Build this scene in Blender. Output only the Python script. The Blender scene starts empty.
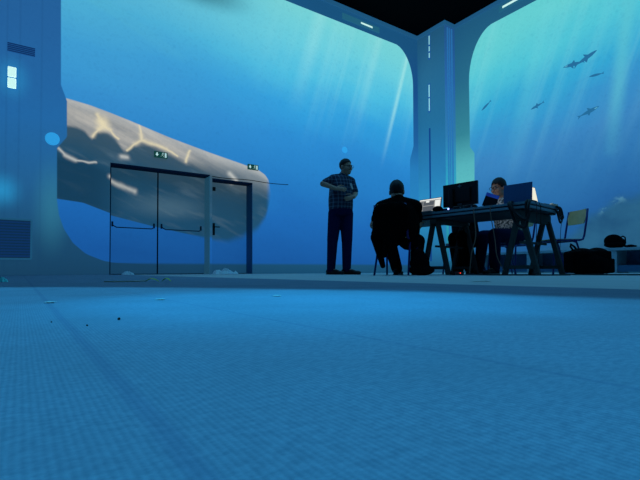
import bpy, bmesh, math, random
from mathutils import Vector, Matrix, Quaternion
random.seed(7)
R = math.radians
SC = bpy.context.scene
COL = SC.collection

# ------------------------------------------------------------------ camera
CAM_H, YAW, PITCH, ROLL, FPX = 0.055, R(-34.3), R(1.5), R(0.2), 440.0
SHIFT_PX = 30.8 - FPX * math.tan(PITCH)
cam_d = bpy.data.cameras.new('camera')
cam = bpy.data.objects.new('camera', cam_d)
COL.objects.link(cam)
cam.matrix_world = Matrix.Translation((0, 0, CAM_H)) @ Matrix.Rotation(YAW, 4, 'Z') @ Matrix.Rotation(R(90) + PITCH, 4, 'X') @ Matrix.Rotation(-ROLL, 4, 'Z')
cam_d.sensor_width = 36
cam_d.lens = 36 * FPX / 640
cam_d.shift_y = SHIFT_PX / 640
cam_d.clip_start = 0.01
SC.camera = cam

# ------------------------------------------------------------------ world, exposure, large lights
SC.view_settings.view_transform = 'Standard'
SC.view_settings.look = 'None'
SC.view_settings.gamma = 1
SC.view_settings.exposure = 0.0
SC.view_settings.use_curve_mapping = False
w = bpy.data.worlds.new('dark_hall')
SC.world = w
w.use_nodes = True
w.node_tree.nodes['Background'].inputs[0].default_value = (0.02, 0.10, 0.2, 1)
w.node_tree.nodes['Background'].inputs[1].default_value = 0.12


def add_spot(name, loc, energy, color, size, blend, radius):
    l = bpy.data.lights.new(name, 'SPOT')
    l.energy, l.color, l.spot_size, l.spot_blend, l.shadow_soft_size = energy, color, size, blend, radius
    o = bpy.data.objects.new(name, l)
    COL.objects.link(o)
    o.location = loc
    return o


def add_area(name, loc, energy, color, sx, sy, rot=(0, 0, 0), spread=180):
    l = bpy.data.lights.new(name, 'AREA')
    l.shape = 'RECTANGLE'
    l.energy, l.color, l.size, l.size_y, l.spread = energy, color, sx, sy, R(spread)
    o = bpy.data.objects.new(name, l)
    COL.objects.link(o)
    o.location = loc
    o.rotation_euler = rot
    return o


# the floor projector under the ceiling throws a round pool of blue light on the carpet
add_spot('floor_projector_light', (-1.4, 0.0, 6.4), 1110, (0.055, 0.48, 0.86), 2 * math.atan(2.45 / 6.4), 0.12, 0.03)
add_spot('floor_projector_light', (0.46, 0.72, 6.4), 1150, (0.01, 0.45, 0.92), 2 * math.atan(0.55 / 6.4), 1.0, 0.03)
# added blue fill for the outer floor, standing in for scattered light
add_area('hall_fill_light', (3.5, 3.0, 6.5), 170, (0.11, 0.50, 1.0), 7, 7)


# ------------------------------------------------------------------ helpers: pixels of the photo -> real places
AX = Vector((-math.sin(YAW), math.cos(YAW), 0))
RX = Vector((math.cos(YAW), math.sin(YAW), 0))
FW = AX * math.cos(PITCH) + Vector((0, 0, math.sin(PITCH)))
UP0 = -AX * math.sin(PITCH) + Vector((0, 0, math.cos(PITCH)))
HX = RX * math.cos(ROLL) - UP0 * math.sin(ROLL)
UP = UP0 * math.cos(ROLL) + RX * math.sin(ROLL)
C0 = Vector((0, 0, CAM_H))
WALL_Y, WALL_X, CEIL = 8.5, 9.52, 6.6


def ray(px, py):
    return FW + HX * ((px - 320) / FPX) + UP * ((240 - py + SHIFT_PX) / FPX)


def back(px, py):
    r = ray(px, py)
    t = WALL_Y / r.y
    return (r.x * t, C0.z + r.z * t)


def side(px, py):
    r = ray(px, py)
    t = WALL_X / r.x
    return (r.y * t, C0.z + r.z * t)


def ground(px, py, z=0.0):
    r = ray(px, py)
    t = (z - C0.z) / r.z
    return Vector((r.x * t, r.y * t, z))


def atd(px, d, z=0.0):
    p = AX * d + RX * ((px - 320) / FPX * d)
    return Vector((p.x, p.y, z))


def zat(py, d):
    return CAM_H + (270.8 - py) / FPX * d


# ------------------------------------------------------------------ helpers: materials
def lin(c):
    out = []
    for v in c[:3]:
        v /= 255.0
        out.append(v / 12.92 if v <= 0.04045 else ((v + 0.055) / 1.055) ** 2.4)
    return tuple(out) + (1.0,)


class E:
    """number socket with arithmetic"""
    def __init__(s, nt, sock):
        s.nt, s.s = nt, sock

    def op(s, kind, *others):
        n = s.nt.nodes.new('ShaderNodeMath')
        n.operation = kind
        for i, v in enumerate((s,) + others):
            if isinstance(v, E):
                s.nt.links.new(v.s, n.inputs[i])
            else:
                n.inputs[i].default_value = v
        return E(s.nt, n.outputs[0])

    def __add__(s, o): return s.op('ADD', o)
    def __sub__(s, o): return s.op('SUBTRACT', o)
    def __mul__(s, o): return s.op('MULTIPLY', o)
    def __truediv__(s, o): return s.op('DIVIDE', o)
    __radd__ = __add__
    __rmul__ = __mul__
    def __rsub__(s, o): return (s * -1.0).op('ADD', o)
    def mx(s, o): return s.op('MAXIMUM', o)
    def mn(s, o): return s.op('MINIMUM', o)
    def abs(s): return s.op('ABSOLUTE')
    def sq(s): return s * s
    def sqrt(s): return s.op('SQRT')
    def pw(s, o): return s.op('POWER', o)
    def clamp(s): return s.mx(0.0).mn(1.0)

    def step(s, a, b):
        n = s.nt.nodes.new('ShaderNodeMapRange')
        n.interpolation_type = 'SMOOTHSTEP'
        s.nt.links.new(s.s, n.inputs['Value'])
        n.inputs['From Min'].default_value = a
        n.inputs['From Max'].default_value = b
        return E(s.nt, n.outputs[0])

    def curve(s, pts, sx, sy):
        n = s.nt.nodes.new('ShaderNodeFloatCurve')
        c = n.mapping.curves[0]
        pts = sorted(pts)
        while len(c.points) < len(pts):
            c.points.new(0.5, 0.5)
        for p, (x, y) in zip(c.points, pts):
            p.location = (x / sx, y / sy)
            p.handle_type = 'VECTOR'
        n.mapping.update()
        s.nt.links.new((s / sx).s, n.inputs['Value'])
        return E(s.nt, n.outputs[0]) * sy

    def ramp(s, stops, span):
        n = s.nt.nodes.new('ShaderNodeValToRGB')
        cr = n.color_ramp
        while len(cr.elements) < len(stops):
            cr.elements.new(0.5)
        for e, (p, c) in zip(cr.elements, stops):
            e.position = p / span
            e.color = lin(c)
        s.nt.links.new((s / span).s, n.inputs[0])
        return n.outputs[0]


def vec(nt, x, y, z=0.0):
    n = nt.nodes.new('ShaderNodeCombineXYZ')
    for i, v in enumerate((x, y, z)):
        if isinstance(v, E):
            nt.links.new(v.s, n.inputs[i])
        else:
            n.inputs[i].default_value = v
    return n.outputs[0]


def noise(nt, v, scale, detail=2.0, rough=0.5):
    n = nt.nodes.new('ShaderNodeTexNoise')
    n.inputs['Scale'].default_value = scale
    n.inputs['Detail'].default_value = detail
    n.inputs['Roughness'].default_value = rough
    nt.links.new(v, n.inputs['Vector'])
    return E(nt, n.outputs[0])


def mix(nt, f, a, b, mode='MIX'):
    n = nt.nodes.new('ShaderNodeMix')
    n.data_type = 'RGBA'
    n.blend_type = mode
    for s, v in ((n.inputs[0], f), (n.inputs[6], a), (n.inputs[7], b)):
        if isinstance(v, E):
            nt.links.new(v.s, s)
        elif isinstance(v, (int, float)):
            s.default_value = v
        elif isinstance(v, tuple):
            s.default_value = v
        else:
            nt.links.new(v, s)
    return n.outputs[2]


def new_mat(name):
    m = bpy.data.materials.new(name)
    m.use_nodes = True
    nt = m.node_tree
    b = nt.nodes['Principled BSDF']
    return m, nt, b


def plain(name, rgb, rough=0.6, metal=0.0, emit=None, strength=1.0, vary=0.12, scale=30.0, bump=0.0, spec=None):
    """solid colour with a little procedural unevenness"""
    m, nt, b = new_mat(name)
    tc = nt.nodes.new('ShaderNodeTexCoord').outputs['Object']
    n = noise(nt, tc, scale, 3)
    c = lin(rgb)
    lo = tuple(v * (1 - vary) for v in c[:3]) + (1,)
    hi = tuple(min(1, v * (1 + vary)) for v in c[:3]) + (1,)
    nt.links.new(mix(nt, n, lo, hi), b.inputs['Base Color'])
    b.inputs['Roughness'].default_value = rough
    b.inputs['Metallic'].default_value = metal
    if spec is None:
        spec = 0.05 if rough >= 0.8 else 0.4
    b.inputs['Specular IOR Level'].default_value = spec
    if emit:
        b.inputs['Emission Color'].default_value = lin(emit)
        b.inputs['Emission Strength'].default_value = strength
    if bump:
        bp = nt.nodes.new('ShaderNodeBump')
        bp.inputs['Strength'].default_value = bump
        bp.inputs['Distance'].default_value = 0.01
        nt.links.new(n.s, bp.inputs['Height'])
        nt.links.new(bp.outputs[0], b.inputs['Normal'])
    return m


# ------------------------------------------------------------------ helpers: objects
def link(o, parent=None):
    COL.objects.link(o)
    if parent is not None:
        o.parent = parent
    return o


def tag(o, label=None, cat=None, group=None, kind=None):
    if label: o['label'] = label
    if cat: o['category'] = cat
    if group: o['group'] = group
    if kind: o['kind'] = kind
    return o


def empty(name, loc, rz=0.0, label=None, cat=None, group=None, kind=None):
    o = bpy.data.objects.new(name, None)
    o.empty_display_size = 0.1
    link(o)
    o.location = loc
    o.rotation_euler = (0, 0, rz)
    return tag(o, label, cat, group, kind)


class MB:
    def __init__(s):
        s.bm = bmesh.new()

    def face(s, pts, mi=0):
        f = s.bm.faces.new([s.bm.verts.new(p) for p in pts])
        f.material_index = mi
        return f

    def box(s, x0, x1, y0, y1, z0, z1, mi=0, mat=None, bevel=0.0):
        t = bmesh.new()
        bmesh.ops.create_cube(t, size=1.0)
        for v in t.verts:
            v.co = Vector(((x0 + x1) / 2 + v.co.x * (x1 - x0), (y0 + y1) / 2 + v.co.y * (y1 - y0), (z0 + z1) / 2 + v.co.z * (z1 - z0)))
        if bevel:
            bmesh.ops.bevel(t, geom=list(t.edges), offset=bevel, segments=2, affect='EDGES', profile=0.7)
        s.absorb(t, mi, mat)
        return s

    def absorb(s, t, mi=0, mat=None):
        mp = {}
        for v in t.verts:
            mp[v] = s.bm.verts.new(mat @ v.co if mat else v.co)
        for f in t.faces:
            try:
                nf = s.bm.faces.new([mp[v] for v in f.verts])
                nf.material_index = mi
                nf.smooth = f.smooth
            except ValueError:
                pass
        t.free()

    def beam(s, a, b, w, h, mi=0, up=Vector((0, 0, 1)), bevel=0.003):
        """square bar from a to b"""
        a, b = Vector(a), Vector(b)
        d = (b - a)
        z = d.normalized()
        x = up.cross(z)
        if x.length < 1e-4:
            x = Vector((1, 0, 0))
        x.normalize()
        y = z.cross(x)
        m = Matrix((x, y, z)).transposed().to_4x4()
        m.translation = (a + b) / 2
        return s.box(-w / 2, w / 2, -h / 2, h / 2, -d.length / 2, d.length / 2, mi, m, bevel)

    def loft(s, rings, mi=0, smooth=True):
        vs = [[s.bm.verts.new(p) for p in r] for r in rings]
        n = len(rings[0])
        for a, b in zip(vs, vs[1:]):
            for i in range(n):
                f = s.bm.faces.new((a[i], a[(i + 1) % n], b[(i + 1) % n], b[i]))
                f.smooth, f.material_index = smooth, mi
        for r, rev in ((vs[0], True), (vs[-1], False)):
            f = s.bm.faces.new(r[::-1] if rev else r)
            f.smooth, f.material_index = smooth, mi
        return s

    def tube(s, pts, r, seg=8, mi=0):
        pts = [Vector(p) for p in pts]
        rr = r if isinstance(r, (list, tuple)) else [r] * len(pts)
        t0 = (pts[1] - pts[0]).normalized()
        nx = t0.orthogonal().normalized()
        rings = []
        for i, p in enumerate(pts):
            if i == 0: t = pts[1] - pts[0]
            elif i == len(pts) - 1: t = pts[-1] - pts[-2]
            else: t = (pts[i + 1] - p).normalized() + (p - pts[i - 1]).normalized()
            t = t.normalized() if t.length > 1e-9 else t0
            q = t0.rotation_difference(t)
            nx = (q @ nx)
            nx = (nx - t * nx.dot(t)).normalized()
            ny = t.cross(nx)
            t0 = t
            rings.append([p + (nx * math.cos(a) + ny * math.sin(a)) * rr[i] for a in [2 * math.pi * k / seg for k in range(seg)]])
        return s.loft(rings, mi)

    def cap(s, p0, p1, r0, r1, seg=14, flat=None):
        """tapered capsule; flat = (axis, factor) squashes the section"""
        p0, p1 = Vector(p0), Vector(p1)
        d = p1 - p0
        t = d.normalized() if d.length > 1e-6 else Vector((0, 0, 1))
        nx = t.orthogonal().normalized()
        if flat:
            nx = (flat[0] - t * flat[0].dot(t)).normalized()
        ny = t.cross(nx)
        fx = flat[1] if flat else 1.0
        rings = []
        for k in range(5):
            a = math.pi / 2 * (1 - (k + 0.25) / 4.25)
            rings.append((p0 - t * r0 * math.sin(a), r0 * math.cos(a)))
        for k in range(5):
            a = math.pi / 2 * k / 4.25
            rings.append((p1 + t * r1 * math.sin(a), r1 * math.cos(a)))
        return s.loft([[c + (nx * math.cos(b) * fx + ny * math.sin(b)) * max(q, 1e-4) for b in [2 * math.pi * i / seg for i in range(seg)]] for c, q in rings])

    def ell(s, c, r, m=None, seg=18):
        t = bmesh.new()
        bmesh.ops.create_uvsphere(t, u_segments=seg, v_segments=seg // 2 + 2, radius=1.0)
        M = Matrix.Translation(Vector(c)) @ (m.to_4x4() if m else Matrix.Identity(4)) @ Matrix.Diagonal((r[0], r[1], r[2], 1))
        for f in t.faces: f.smooth = True
        s.absorb(t, 0, M)
        return s

    def cyl(s, c, r, h, seg=20, mi=0, r1=None):
        c = Vector(c)
        r1 = r if r1 is None else r1
        return s.loft([[c + Vector((math.cos(a) * q, math.sin(a) * q, z)) for a in [2 * math.pi * k / seg for k in range(seg)]] for q, z in ((r, 0), (r1, h))], mi, False)

    def build(s, name, mats, parent=None, smooth=None):
        me = bpy.data.meshes.new(name)
        bmesh.ops.recalc_face_normals(s.bm, faces=s.bm.faces)
        s.bm.to_mesh(me)
        s.bm.free()
        for m in (mats if isinstance(mats, (list, tuple)) else [mats]):
            me.materials.append(m)
        if smooth is not None:
            for p in me.polygons: p.use_smooth = smooth
        return link(bpy.data.objects.new(name, me), parent)

    def fuse(s, name, mat, parent=None, voxel=0.008, it=4):
        """grow one continuous skin over all the shapes"""
        o = s.build(name + '_raw', mat)
        rm = o.modifiers.new('r', 'REMESH')
        rm.mode = 'VOXEL'
        rm.voxel_size = voxel
        sm = o.modifiers.new('s', 'SMOOTH')
        sm.iterations = it
        sm.factor = 0.5
        dg = bpy.context.evaluated_depsgraph_get()
        dg.update()
        me = bpy.data.meshes.new_from_object(o.evaluated_get(dg))
        me.name = name
        bpy.data.objects.remove(o)
        for p in me.polygons: p.use_smooth = True
        if not me.materials:
            me.materials.append(mat)
        n = bpy.data.objects.new(name, me)
        return link(n, parent)


def copy_tree(o, parent=None):
    c = o.copy()
    link(c, parent)
    for ch in list(o.children):
        copy_tree(ch, c)
    return c


# ------------------------------------------------------------------ the projected pictures
def seg_glow(X, Z, a, b, width):
    """soft bright strand between two wall points"""
    dx, dz = b[0] - a[0], b[1] - a[1]
    L2 = dx * dx + dz * dz
    t = (((X - a[0]) * dx + (Z - a[1]) * dz) / L2).clamp()
    d = ((X - (t * dx + a[0])).sq() + (Z - (t * dz + a[1])).sq()).sqrt()
    return 1.0 - d.step(0.0, width)


def blob_glow(X, Z, c, rx, rz):
    return 1.0 - (((X - c[0]) / rx).sq() + ((Z - c[1]) / rz).sq()).sqrt().step(0.0, 1.0)


def picture_output(nt, b, colour, gain):
    b.inputs['Base Color'].default_value = (0.10, 0.12, 0.14, 1)
    b.inputs['Roughness'].default_value = 0.85
    b.inputs['Specular IOR Level'].default_value = 0.1
    nt.links.new(colour, b.inputs['Emission Color'])
    b.inputs['Emission Strength'].default_value = gain


def back_picture(name, gain):
    m, nt, b = new_mat(name)
    g = nt.nodes.new('ShaderNodeNewGeometry').outputs['Position']
    sp = nt.nodes.new('ShaderNodeSeparateXYZ')
    nt.links.new(g, sp.inputs[0])
    X, Z = E(nt, sp.outputs[0]), E(nt, sp.outputs[2])
    xz = vec(nt, X, Z)
    grain = noise(nt, xz, 9, 4, 0.7)
    cloud = noise(nt, vec(nt, X * 0.5 + Z * 0.35, Z), 0.9, 3)
    ze = Z + (cloud - 0.5) * 0.9 + (X - 5.0).mn(0.0) * 0.05 + (grain - 0.5) * 0.25
    water = ze.mx(0.0).ramp([(0.2, (20, 82, 154)), (1.2, (26, 100, 176)), (2.0, (33, 118, 190)), (3.0, (40, 134, 204)), (3.8, (47, 156, 216)),
                             (4.6, (76, 188, 221)), (5.3, (104, 204, 219)), (6.2, (118, 210, 212))], 7.0)
    # slanting rays of light in the filmed water
    water = mix(nt, (1.0 - X.step(1.0, 6.0)) * 0.5 * Z.step(1.5, 4.5), water, lin((74, 152, 194)))
    q = X - (Z - 5.0) * 0.31
    rays = noise(nt, vec(nt, q * 1.9, Z * 0.06), 1.0, 4, 0.65)
    fade = Z.step(2.6, 5.2) * X.step(3.5, 6.5)
    water = mix(nt, (rays.step(0.42, 0.78) * fade * 0.26), water, lin((165, 232, 232)))
    ray1 = (1.0 - (q - 8.44).abs().step(0.0, 0.10)) * Z.step(2.6, 4.6) * 0.5
    ray2 = (1.0 - (q - 7.35).abs().step(0.0, 0.22)) * Z.step(3.0, 5.4) * 0.22
    ray3 = (1.0 - (q - 5.5).abs().step(0.0, 0.3)) * Z.step(3.4, 5.6) * 0.22
    water = mix(nt, (ray1 + ray2 + ray3).clamp(), water, lin((175, 236, 232)))
    rip = noise(nt, vec(nt, X * 0.35 + Z * 0.1, Z * 2.2 + X * 0.9), 1.0, 3)
    water = mix(nt, rip.step(0.5, 0.75) * Z.step(3.6, 5.0) * (1.0 - X.step(2.5, 5.5)) * 0.35, water, lin((85, 180, 200)))
    dk = blob_glow(X, Z, back(195, -14), 1.5, 0.5)
    water = mix(nt, dk * 0.75, water, lin((20, 70, 80)))
    # the whale
    top = X.curve([back(*p) for p in ((40, 93), (57, 97), (68, 99), (90, 105.5), (110, 113), (130, 121), (170, 138), (210, 153), (240, 163.5), (258, 170), (265, 175), (269, 181), (271, 196), (272, 200))], 10, 8)
    bot = X.curve([back(*p) for p in ((40, 196), (57, 199), (83, 203), (109, 213), (155, 225), (203, 236), (220, 241), (233, 243), (247, 239), (258, 231), (266, 219), (271, 200))], 10, 8)
    r = (Z - bot) / (top - bot).mx(0.02)
    edge = back(270.5, 195)[0]
    soft_bot = X.step(2.6, 4.0) * 0.16 + 0.015
    mask = (1.0 - (Z - top).step(-0.01, 0.02)) * ((Z - bot) / soft_bot).step(-0.3, 1.0) * (1.0 - X.step(edge - 0.12, edge + 0.03))
    skin = noise(nt, vec(nt, X * 0.8 + Z * 0.5, Z * 3.0 + X * 1.2), 1.1, 4, 0.6)
    blot = noise(nt, vec(nt, X * 1.3 + 3.1, Z * 1.7), 1.0, 2)
    rr = (r + (skin - 0.5) * 0.25 + (blot - 0.5) * 0.2).clamp()
    wdark = rr.ramp([(0.0, (26, 72, 102)), (0.30, (29, 70, 94)), (0.46, (31, 68, 90)), (0.62, (44, 72, 88)), (0.8, (58, 78, 88)), (1.0, (72, 90, 98))], 1.0)
    streak = noise(nt, vec(nt, X * 0.9 - Z * 0.4, Z * 4.0 + X * 1.6), 1.3, 3)
    wdark = mix(nt, streak.step(0.5, 0.75) * 0.35, wdark, lin((96, 118, 130)))
    wdark = mix(nt, (1.0 - X.step(1.0, 1.7)) * (1.0 - r.step(0.36, 0.5)) * 0.8, wdark, lin((14, 46, 66)))
    wlight = mix(nt, skin.step(0.3, 0.7), lin((138, 140, 138)), lin((182, 178, 168)))
    wlight = mix(nt, X.step(2.2, 4.6) * 0.6, wlight, lin((128, 144, 152)))
    bz = X.curve([back(*p) for p in ((40, 122), (57, 124), (68, 126.5), (76, 128), (84, 131.5), (90, 138), (91.5, 141), (93, 138), (97, 133.5), (101.5, 131.5), (106, 132), (111, 135), (116, 140), (120, 146), (123, 150), (126, 151), (129, 149), (132.5, 146.5), (137, 144.5), (143, 143.5), (150, 145), (156, 147.5), (166, 152), (176, 157), (186, 163), (188, 162), (192, 162), (200, 165), (215, 170), (230, 175), (245, 180), (262, 186), (272, 192))], 10, 8)
    bw = X.step(0.5, 2.6) * 0.10 + X.step(2.4, 4.2) * 0.32 + 0.05
    lightmask = ((Z + (skin - 0.5) * 0.10 - bz) / bw).step(-0.6, 0.8)
    wcol = mix(nt, lightmask, wdark, wlight)
    lightrim = (r.step(0.88, 1.0)) * 0.3
    wcol = mix(nt, lightrim, wcol, lin((205, 208, 205)))
    node = blob_glow(X, Z, back(103, 123), 0.17, 0.22)
    wcol = mix(nt, node * 0.5, wcol, lin((240, 224, 180)))
    wob = noise(nt, xz, 3.0, 2)
    Xw, Zw = X + (wob - 0.5) * 0.10, Z + (noise(nt, vec(nt, X + 7.0, Z), 3.0, 2) - 0.5) * 0.10
    strands = [((97, 114), (101, 121), 0.09), ((101, 121), (104, 125), 0.17), ((104, 125), (99, 130), 0.11), ((99, 130), (93, 137), 0.06), ((104, 125), (111, 130), 0.08), ((111, 130), (118, 139), 0.045),
               ((139, 125), (141, 134), 0.05), ((141, 134), (142, 140), 0.08), ((142, 140), (135, 144), 0.08), ((135, 144), (127, 150), 0.05), ((142, 140), (152, 143), 0.09), ((152, 143), (166, 149), 0.075), ((166, 149), (178, 156), 0.05), ((189, 151), (186, 162), 0.06)]
    tot = None
    for a, c, wd in strands:
        s_ = seg_glow(Xw, Zw, back(*a), back(*c), wd)
        tot = s_ if tot is None else tot.mx(s_)
    wcol = mix(nt, (tot.pw(3.5) * 0.45 + tot * 0.28).clamp(), wcol, lin((232, 218, 176)))
    tot = None
    for a, c, wd in [((58, 149), (64, 155), 0.06), ((64, 155), (76, 160), 0.07), ((76, 160), (96, 163), 0.04), ((121, 157), (127, 157), 0.10),
                     ((111, 177), (122, 182), 0.09), ((122, 182), (138, 190), 0.10), ((230, 174), (236, 180), 0.11)]:
        s_ = seg_glow(Xw, Zw, back(*a), back(*c), wd)
        tot = s_ if tot is None else tot.mx(s_)
    wcol = mix(nt, (tot.pw(3.0) * 0.42 + tot * 0.2).clamp(), wcol, lin((215, 215, 205)))
    bl = blob_glow(X, Z, back(172, 205), 1.1, 0.35)
    wcol = mix(nt, bl * 0.25, wcol, lin((120, 150, 160)))
    pic = mix(nt, mask, water, wcol)
    # the drawn steel frame around the view
    zl = [back(61, -80), back(61, 85), back(67, 101), back(67, 137), back(57, 148), back(57, 200), back(59, 215), back(64, 229), back(73, 243), back(86, 254), back(104, 261), back(112, 263)]
    lcurve = Z.curve([(z, x) for x, z in zl] + [(0.0, 9.4)], 8, 10)
    ea, eb = back(394, 43), back(413, 86)
    zr = [(ea[0] + (eb[0] - ea[0]) * math.sin(t), eb[1] + (ea[1] - eb[1]) * math.cos(t)) for t in [math.pi / 2 * i / 10 for i in range(11)]] + [back(413.5, 146), back(410, 160), back(410, 240)]
    tp = zr[0][1]
    rcurve = Z.curve([(z, x) for x, z in zr] + [(tp + 0.01, 0.6), (0.0, 8.76)], 8, 10)
    zb = back(112, 263)[1]
    opening = (X - lcurve).step(-0.01, 0.01) * (rcurve - X).step(-0.01, 0.01) * Z.step(zb - 0.03, zb + 0.03)
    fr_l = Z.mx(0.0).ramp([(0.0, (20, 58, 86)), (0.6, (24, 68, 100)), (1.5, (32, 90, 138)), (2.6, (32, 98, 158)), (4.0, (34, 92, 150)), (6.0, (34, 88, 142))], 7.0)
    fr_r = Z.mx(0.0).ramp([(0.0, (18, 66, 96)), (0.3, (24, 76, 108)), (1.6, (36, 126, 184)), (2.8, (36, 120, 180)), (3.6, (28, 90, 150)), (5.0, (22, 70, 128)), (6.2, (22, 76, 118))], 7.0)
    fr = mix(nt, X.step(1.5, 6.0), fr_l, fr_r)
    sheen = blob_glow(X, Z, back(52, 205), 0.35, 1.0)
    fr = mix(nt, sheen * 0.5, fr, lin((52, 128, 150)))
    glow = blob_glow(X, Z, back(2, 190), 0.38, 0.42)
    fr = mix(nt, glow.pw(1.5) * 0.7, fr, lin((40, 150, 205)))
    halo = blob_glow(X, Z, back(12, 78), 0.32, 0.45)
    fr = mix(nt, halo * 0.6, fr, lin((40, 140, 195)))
    seams = None
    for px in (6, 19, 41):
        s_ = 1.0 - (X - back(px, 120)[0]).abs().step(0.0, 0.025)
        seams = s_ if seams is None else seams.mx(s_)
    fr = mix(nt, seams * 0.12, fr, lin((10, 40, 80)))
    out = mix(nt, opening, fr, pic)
    out = mix(nt, (grain - 0.5).abs() * 0.55, out, lin((14, 60, 110)))
    picture_output(nt, b, out, gain)
    return m


def right_picture(name):
    m, nt, b = new_mat(name)
    g = nt.nodes.new('ShaderNodeNewGeometry').outputs['Position']
    sp = nt.nodes.new('ShaderNodeSeparateXYZ')
    nt.links.new(g, sp.inputs[0])
    Y, Z = E(nt, sp.outputs[1]), E(nt, sp.outputs[2])
    U = 10.0 - Y
    uz = vec(nt, U, Z)
    grain = noise(nt, uz, 9, 4, 0.7)
    cloud = noise(nt, vec(nt, U * 0.6 - Z * 0.4, Z), 0.9, 3)
    ze = Z + (cloud - 0.5) * 0.9 - (U - 4.0).mx(0.0) * 0.13 + (grain - 0.5) * 0.3
    water = ze.mx(0.0).ramp([(0.0, (26, 78, 124)), (1.0, (32, 90, 150)), (1.8, (42, 108, 166)), (2.7, (56, 128, 186)), (3.4, (52, 144, 198)), (4.0, (50, 164, 206)),
                             (4.8, (78, 194, 210)), (5.7, (100, 206, 207))], 7.0)
    # rays fall to the left
    q = U + (Z - 5.0) * -0.38
    rays = noise(nt, vec(nt, q * 2.3 + 11.0, Z * 0.05), 1.0, 4, 0.65)
    water = mix(nt, rays.step(0.42, 0.78) * Z.step(1.4, 4.6) * 0.24, water, lin((140, 222, 222)))
    p0, p1 = side(629, 0), side(611, 150)
    beam = seg_glow(U, Z, (10 - p0[0], p0[1] + 1), (10 - p0[0], p0[1]), 0.25)
    beam = beam.mx(seg_glow(U, Z, (10 - p0[0], p0[1]), (10 - p1[0], p1[1]), 0.22))
    water = mix(nt, beam * Z.step(1.6, 4.2) * 0.55, water, lin((95, 195, 205)))
    b0, b1 = side(548, 10), side(508, 170)
    water = mix(nt, seg_glow(U, Z, (10 - b0[0], b0[1]), (10 - b1[0], b1[1]), 0.3) * Z.step(2.2, 5.0) * 0.3, water, lin((110, 210, 215)))
    # the rock rising at the right
    rk = [side(*p) for p in ((540, 250), (566, 240), (580, 226), (590, 215), (600, 210), (608, 202), (618, 197), (640, 193), (700, 175))]
    top = U.curve([(10 - y, z) for y, z in rk], 12, 8)
    rn = noise(nt, uz, 5.0, 4, 0.7)
    dz = top + (rn - 0.5) * 0.25 - Z
    rock = mix(nt, noise(nt, uz, 2.2, 4).step(0.3, 0.7), lin((28, 72, 104)), lin((40, 92, 122)))
    rim = (1.0 - (dz - 0.05).abs().step(0.0, 0.12)) * rn.step(0.46, 0.60) * U.step(10 - side(596, 215)[0], 10 - side(604, 215)[0]) * (1.0 - U.step(10 - side(622, 215)[0], 10 - side(630, 215)[0]))
    rock = mix(nt, rim * 0.6, rock, lin((110, 175, 185)))
    water = mix(nt, dz.step(-0.12, 0.2) * 0.92, water, rock)
    # drawn frame
    ea, eb = side(494, 22), side(469, 82)
    zr = [(ea[0] + (eb[0] - ea[0]) * math.sin(t), eb[1] + (ea[1] - eb[1]) * math.cos(t)) for t in [math.pi / 2 * i / 10 for i in range(11)]] + [side(470, 147), side(474.5, 153), side(474.5, 245)]
    tp = zr[0][1]
    lc = Z.curve([(z, 10 - y) for y, z in zr] + [(tp + 0.01, 15.5), (0.0, 10 - zr[-1][0])], 8, 16)
    zb = 0.2
    opening = (U - lc).step(-0.01, 0.01) * Z.step(zb - 0.02, zb + 0.02)
    fr = Z.mx(0.0).ramp([(0.0, (22, 70, 98)), (0.5, (30, 90, 120)), (1.8, (96, 192, 190)), (2.8, (84, 176, 180)), (3.6, (50, 128, 140)), (5.0, (36, 100, 126)), (6.4, (28, 84, 118))], 7.0)
    out = mix(nt, opening, fr, water)
    out = mix(nt, (grain - 0.5).abs() * 0.55, out, lin((14, 60, 110)))
    picture_output(nt, b, out, 1.0)
    return m


def pillar_picture():
    m, nt, b = new_mat('projected_pillar_picture')
    g = nt.nodes.new('ShaderNodeNewGeometry').outputs['Position']
    sp = nt.nodes.new('ShaderNodeSeparateXYZ')
    nt.links.new(g, sp.inputs[0])
    X, Y, Z = (E(nt, o) for o in sp.outputs)
    zm = Z.mx(0.0)
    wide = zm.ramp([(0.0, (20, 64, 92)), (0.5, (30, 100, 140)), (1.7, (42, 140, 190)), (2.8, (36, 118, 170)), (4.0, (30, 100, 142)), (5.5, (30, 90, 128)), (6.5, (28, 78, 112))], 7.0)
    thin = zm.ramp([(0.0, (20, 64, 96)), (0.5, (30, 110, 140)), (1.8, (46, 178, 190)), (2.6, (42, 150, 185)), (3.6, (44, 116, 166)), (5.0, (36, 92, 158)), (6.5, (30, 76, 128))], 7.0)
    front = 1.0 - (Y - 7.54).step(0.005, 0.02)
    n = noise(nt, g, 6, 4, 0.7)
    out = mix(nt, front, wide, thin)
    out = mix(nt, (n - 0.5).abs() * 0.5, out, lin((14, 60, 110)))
    picture_output(nt, b, out, 1.0)
    return m


M_BACK = back_picture('projected_whale_and_sea', 1.0)
M_DOOR = back_picture('projected_picture_on_doors', 0.84)
M_RIGHT = right_picture('projected_open_sea')
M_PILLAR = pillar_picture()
M_TEAL = plain('dim_teal_paint', (50, 105, 140), 0.7)
M_JAMB = plain('lit_steel_jamb', (90, 120, 130), 0.6, emit=(24, 60, 78), strength=1.0)  # emission imitates light falling on the door reveal
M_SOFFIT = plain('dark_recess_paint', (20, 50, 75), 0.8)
M_BLACK = plain('matt_black_ceiling', (2, 3, 6), 0.95)
M_DARK = plain('black_plastic', (9, 11, 14), 0.45)
M_SEAM = plain('dark_rubber_gap', (8, 20, 34), 0.8)
M_BLUETUBE = plain('blue_painted_tube', (22, 40, 120), 0.4)
M_WOOD = plain('varnished_plywood', (205, 180, 120), 0.5, scale=12, vary=0.2)
M_TRESTLE = plain('painted_trestle_wood', (50, 62, 60), 0.7, scale=14, vary=0.25)
M_TOP = plain('grey_laminate', (120, 150, 165), 0.4)
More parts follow.
